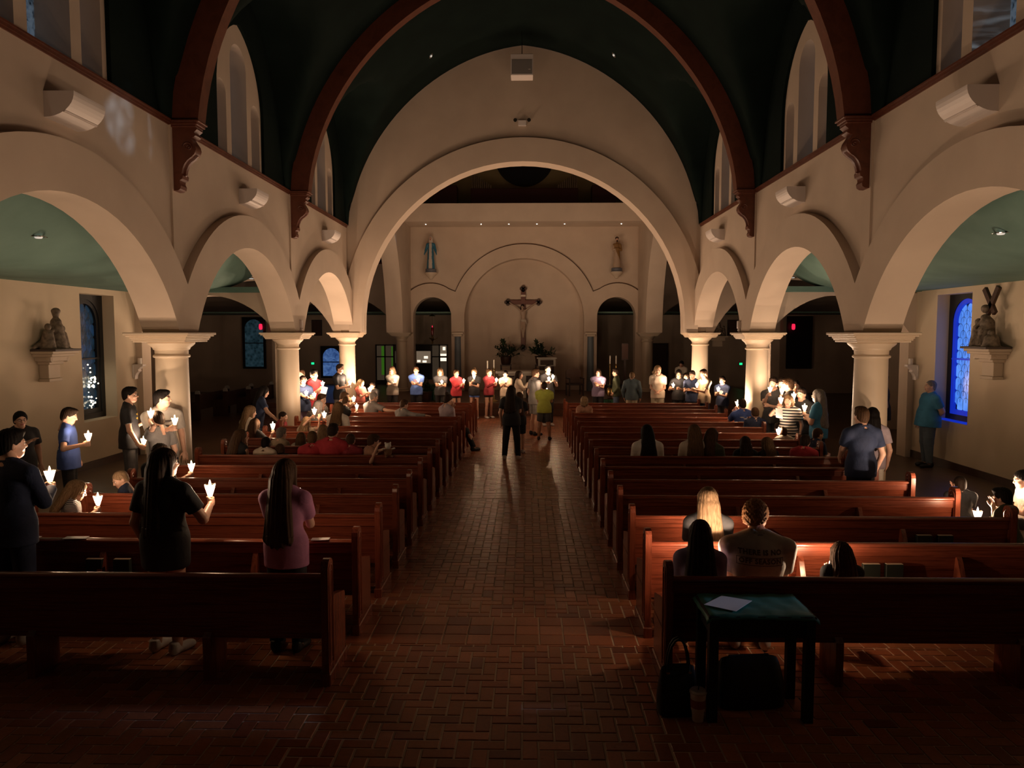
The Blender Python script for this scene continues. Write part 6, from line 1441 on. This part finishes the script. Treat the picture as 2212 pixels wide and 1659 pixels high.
P('person in black standing at the aisle wall by the sconce', 1906, 806, 'stand', 16.3, 70, 'short', 'black', 'black', 's', 'long', 'tan', L=None, R=None)
P('heavy man in turquoise tee leaning by the blue window', 2010, 822, 'stand', 15.6, 82, 'buzz', 'grey', 'skyblue', 's', 'long', 'jean', L='back', R=None, fat=1.6, fine=True, shoes='black', lean=-4)
P('boy with glowing ear at the pew end', 2080, 1031, 'sit', 3, -10, 'buzz', 'dark', 'charcoal', 's', 'long', 'black', L='face', R='hold', fine=True, candleR=C('boy at the pew end'), cpow=1.9)
P('boy with glasses shading his eyes', 2172, 1057, 'sit', 2, 35, 'short', 'black', 'olive', 's', 'long', 'black', L='face', R='hold', glasses=True, fine=True, candleR=C('boy with glasses'), cpow=1.2)
P('woman with pale lit face in profile', 2208, 1017, 'sit', 3, 78, 'pony', 'black', 'lgrey', 's', 'long', 'black', fem=True, L='hold', R='lap', fine=True, candleL=C('woman in profile at the aisle'), cpow=1.3)
# ---------------- family in the rearmost pews, bearded side
P('girl with long straight fair hair in plaid shirt', 1535, 1059, 'sit', 1, -6, 'long', 'blonde', 'charcoal', 's', 'long', 'black', fem=True, fine=True, L='hold', R='lap', candleL=C('girl with long straight fair hair'), cpow=1.7)
P('girl with long dark hair beside the man in printed tee', 1518, 1132, 'sit', 0, -10, 'long', 'dark', 'purple', 's', 'long', 'black', fem=True, fine=True, L='hold', R='lap', hp=10, candleL=C('girl beside the printed tee man'), cpow=1.3)
man = P('man in grey tee with lettering on his back', 1650, 1096, 'sit', 0, -8, 'curly', 'ginger', 'lgrey', 's', 'long', 'denim', fine=True, fat=1.2, lean=16, hy=-25, hp=8, R='hold', L='lap', candleR=C('man in printed grey tee'), cpow=2.0)
P('small girl with tousled brown hair', 1824, 1177, 'sit', 0, -4, 'wavy', 'brown', 'black', 's', 'long', 'black', fem=True, fine=True, R='hold', L='lap', candleR=C('small tousled haired girl'), cpow=1.3)
# ---------------- prints on clothing
def shirt_text(per, lines, size, zc, m, back=True, box_last=False):
    sh = per['shirt']; bv = BVHTree.FromPolygons([v.co for v in sh.data.vertices], [p.vertices[:] for p in sh.data.polygons]); pr_ = empty('shirt_print'); pr_.parent = per['root']; s = per['s']
    bpy.data.objects.remove(pr_)
    b = MB(); n = len(lines)
    for i, tx in enumerate(lines):
        cu = bpy.data.curves.new('t', 'FONT'); cu.body = tx; cu.size = size; cu.align_x = 'CENTER'; cu.offset = .0022; cu.space_character = 1.12; cu.resolution_u = 2
        o = bpy.data.objects.new('t', cu); me = bpy.data.meshes.new_from_object(o); bpy.data.objects.remove(o)
        vs = [(v.co.x, zc - i * size * 1.28 + v.co.y) for v in me.vertices]; b.add([(x, 0, z) for x, z in vs], [p.vertices[:] for p in me.polygons])
        if box_last and i == n - 1:
            w = max(abs(x) for x, _ in vs) + .012; z0, z1 = zc - i * size * 1.28 - .012, zc - i * size * 1.28 + size * .75
            for (x0, x1, a0, a1) in ((-w, w, z0 - .005, z0), (-w, w, z1, z1 + .005), (-w - .005, -w, z0 - .005, z1 + .005), (w, w + .005, z0 - .005, z1 + .005)):
                k_ = 12; vv = [(x0 + (x1 - x0) * j / k_, 0, z) for z in (a0, a1) for j in range(k_ + 1)]; b.add(vv, [(j, j + 1, j + k_ + 2, j + k_ + 1) for j in range(k_)])
    sg = -1 if back else 1; out = []
    for x, _, z in b.v:
        hit = bv.ray_cast(Vector((x, sg * 1.0, z)), Vector((0, -sg, 0)))[0]
        out.append((x if not back else x, (hit.y if hit else sg * .15) + sg * .003, z))
    me = mesh('shirt_print', out, b.f); return mkobj('shirt_print', me, m, per['root'])
zc = .445 + .10 * man['s'] + .37 * man['s']
shirt_text(man, ['THERE IS NO', 'OFF SEASON'], .052, zc, mat('dark_shirt_print', (.06, .045, .045), .8), True, True)
def blobs(per, pts, m, back=True):
    sh = per['shirt']; bv = BVHTree.FromPolygons([v.co for v in sh.data.vertices], [p.vertices[:] for p in sh.data.polygons]); b = MB(); sg = -1 if back else 1
    for (x, z, rx_, rz_) in pts:
        vv = [(x, z)] + [(x + rx_ * math.cos(a) * (1 + .25 * math.sin(3 * a)), z + rz_ * math.sin(a)) for a in np.linspace(0, 2 * PI, 11)[:-1]]; o_ = []
        for (xx, zz) in vv:
            hit = bv.ray_cast(Vector((xx, sg * 1.0, zz)), Vector((0, -sg, 0)))[0]; o_.append((xx, (hit.y if hit else sg * .15) + sg * .004, zz))
        b.add(o_, [(0, 1 + k, 1 + (k + 1) % 10) for k in range(10)])
    mkobj('shirt_print', mesh('shirt_print', b.v, b.f), m, per['root'])
zt = pb['s']
blobs(pb, [(-.05, 1.26 * zt, .04, .04), (.03, 1.24 * zt, .05, .03), (-.06, 1.13 * zt, .03, .02), (.04, 1.10 * zt, .05, .018), (-.03, 1.0 * zt, .06, .03), (.05, .98 * zt, .04, .035)], mat('white_print', (.62, .6, .62), .8))

def chest(lab, pts, m, back=False): blobs(PER[lab], [(x, z * PER[lab]['s'], a, b) for x, z, a, b in pts], m, back)
M_wp = MATS['white_print']; M_yp = mat('yellow_print', (.6, .40, .06), .8); M_rp = mat('pale_red_print', (.6, .25, .22), .8)
chest('boy in bright blue tee and black shorts', [(0, 1.28, .07, .02), (0, 1.23, .05, .015)], M_rp)
chest('tall youth in black printed tee with two candles', [(-.06, 1.25, .05, .03), (.04, 1.25, .06, .03)], M_wp)
chest('boy in navy printed tee behind the front pew end', [(0, 1.22, .07, .06)], M_wp)
chest('youth with glasses in black tee standing by the aisle window', [(.0, 1.30, .06, .02), (0, 1.24, .07, .02)], M_yp)
chest('boy in black printed tee and khaki shorts with candle', [(0, 1.22, .05, .06)], M_wp)
chest('youth in pale grey tee standing against the column', [(0, 1.30, .09, .018), (0, 1.24, .07, .014)], mat('dark_shirt_print', (.06, .045, .045), .8))
jm = PER['man in blue striped jersey with a candle']; z_ = .445 + .075 * jm['s']
blobs(jm, [(-.07 + .07 * k, z_ + (.36 + .03 * abs(k - 1)) * jm['s'], .05, .012) for k in range(3)] + [(-.09 + .06 * k, z_ + .30 * jm['s'], .05, .010) for k in range(4)], M_wp)
for (px, py, Y, lab) in ((700, 843, 19.25, 'white songsheet in the hands of the boy in red tee'), (1683, 893, 14.05, 'white songsheet beside the striped tee child')):
    o = MB().box(-.075, .075, -.002, .002, -.10, .10).ob('songsheet', M_paper, None, atY(px, py, Y), (-.5, .25, .2)); tag(o, lab, 'paper')
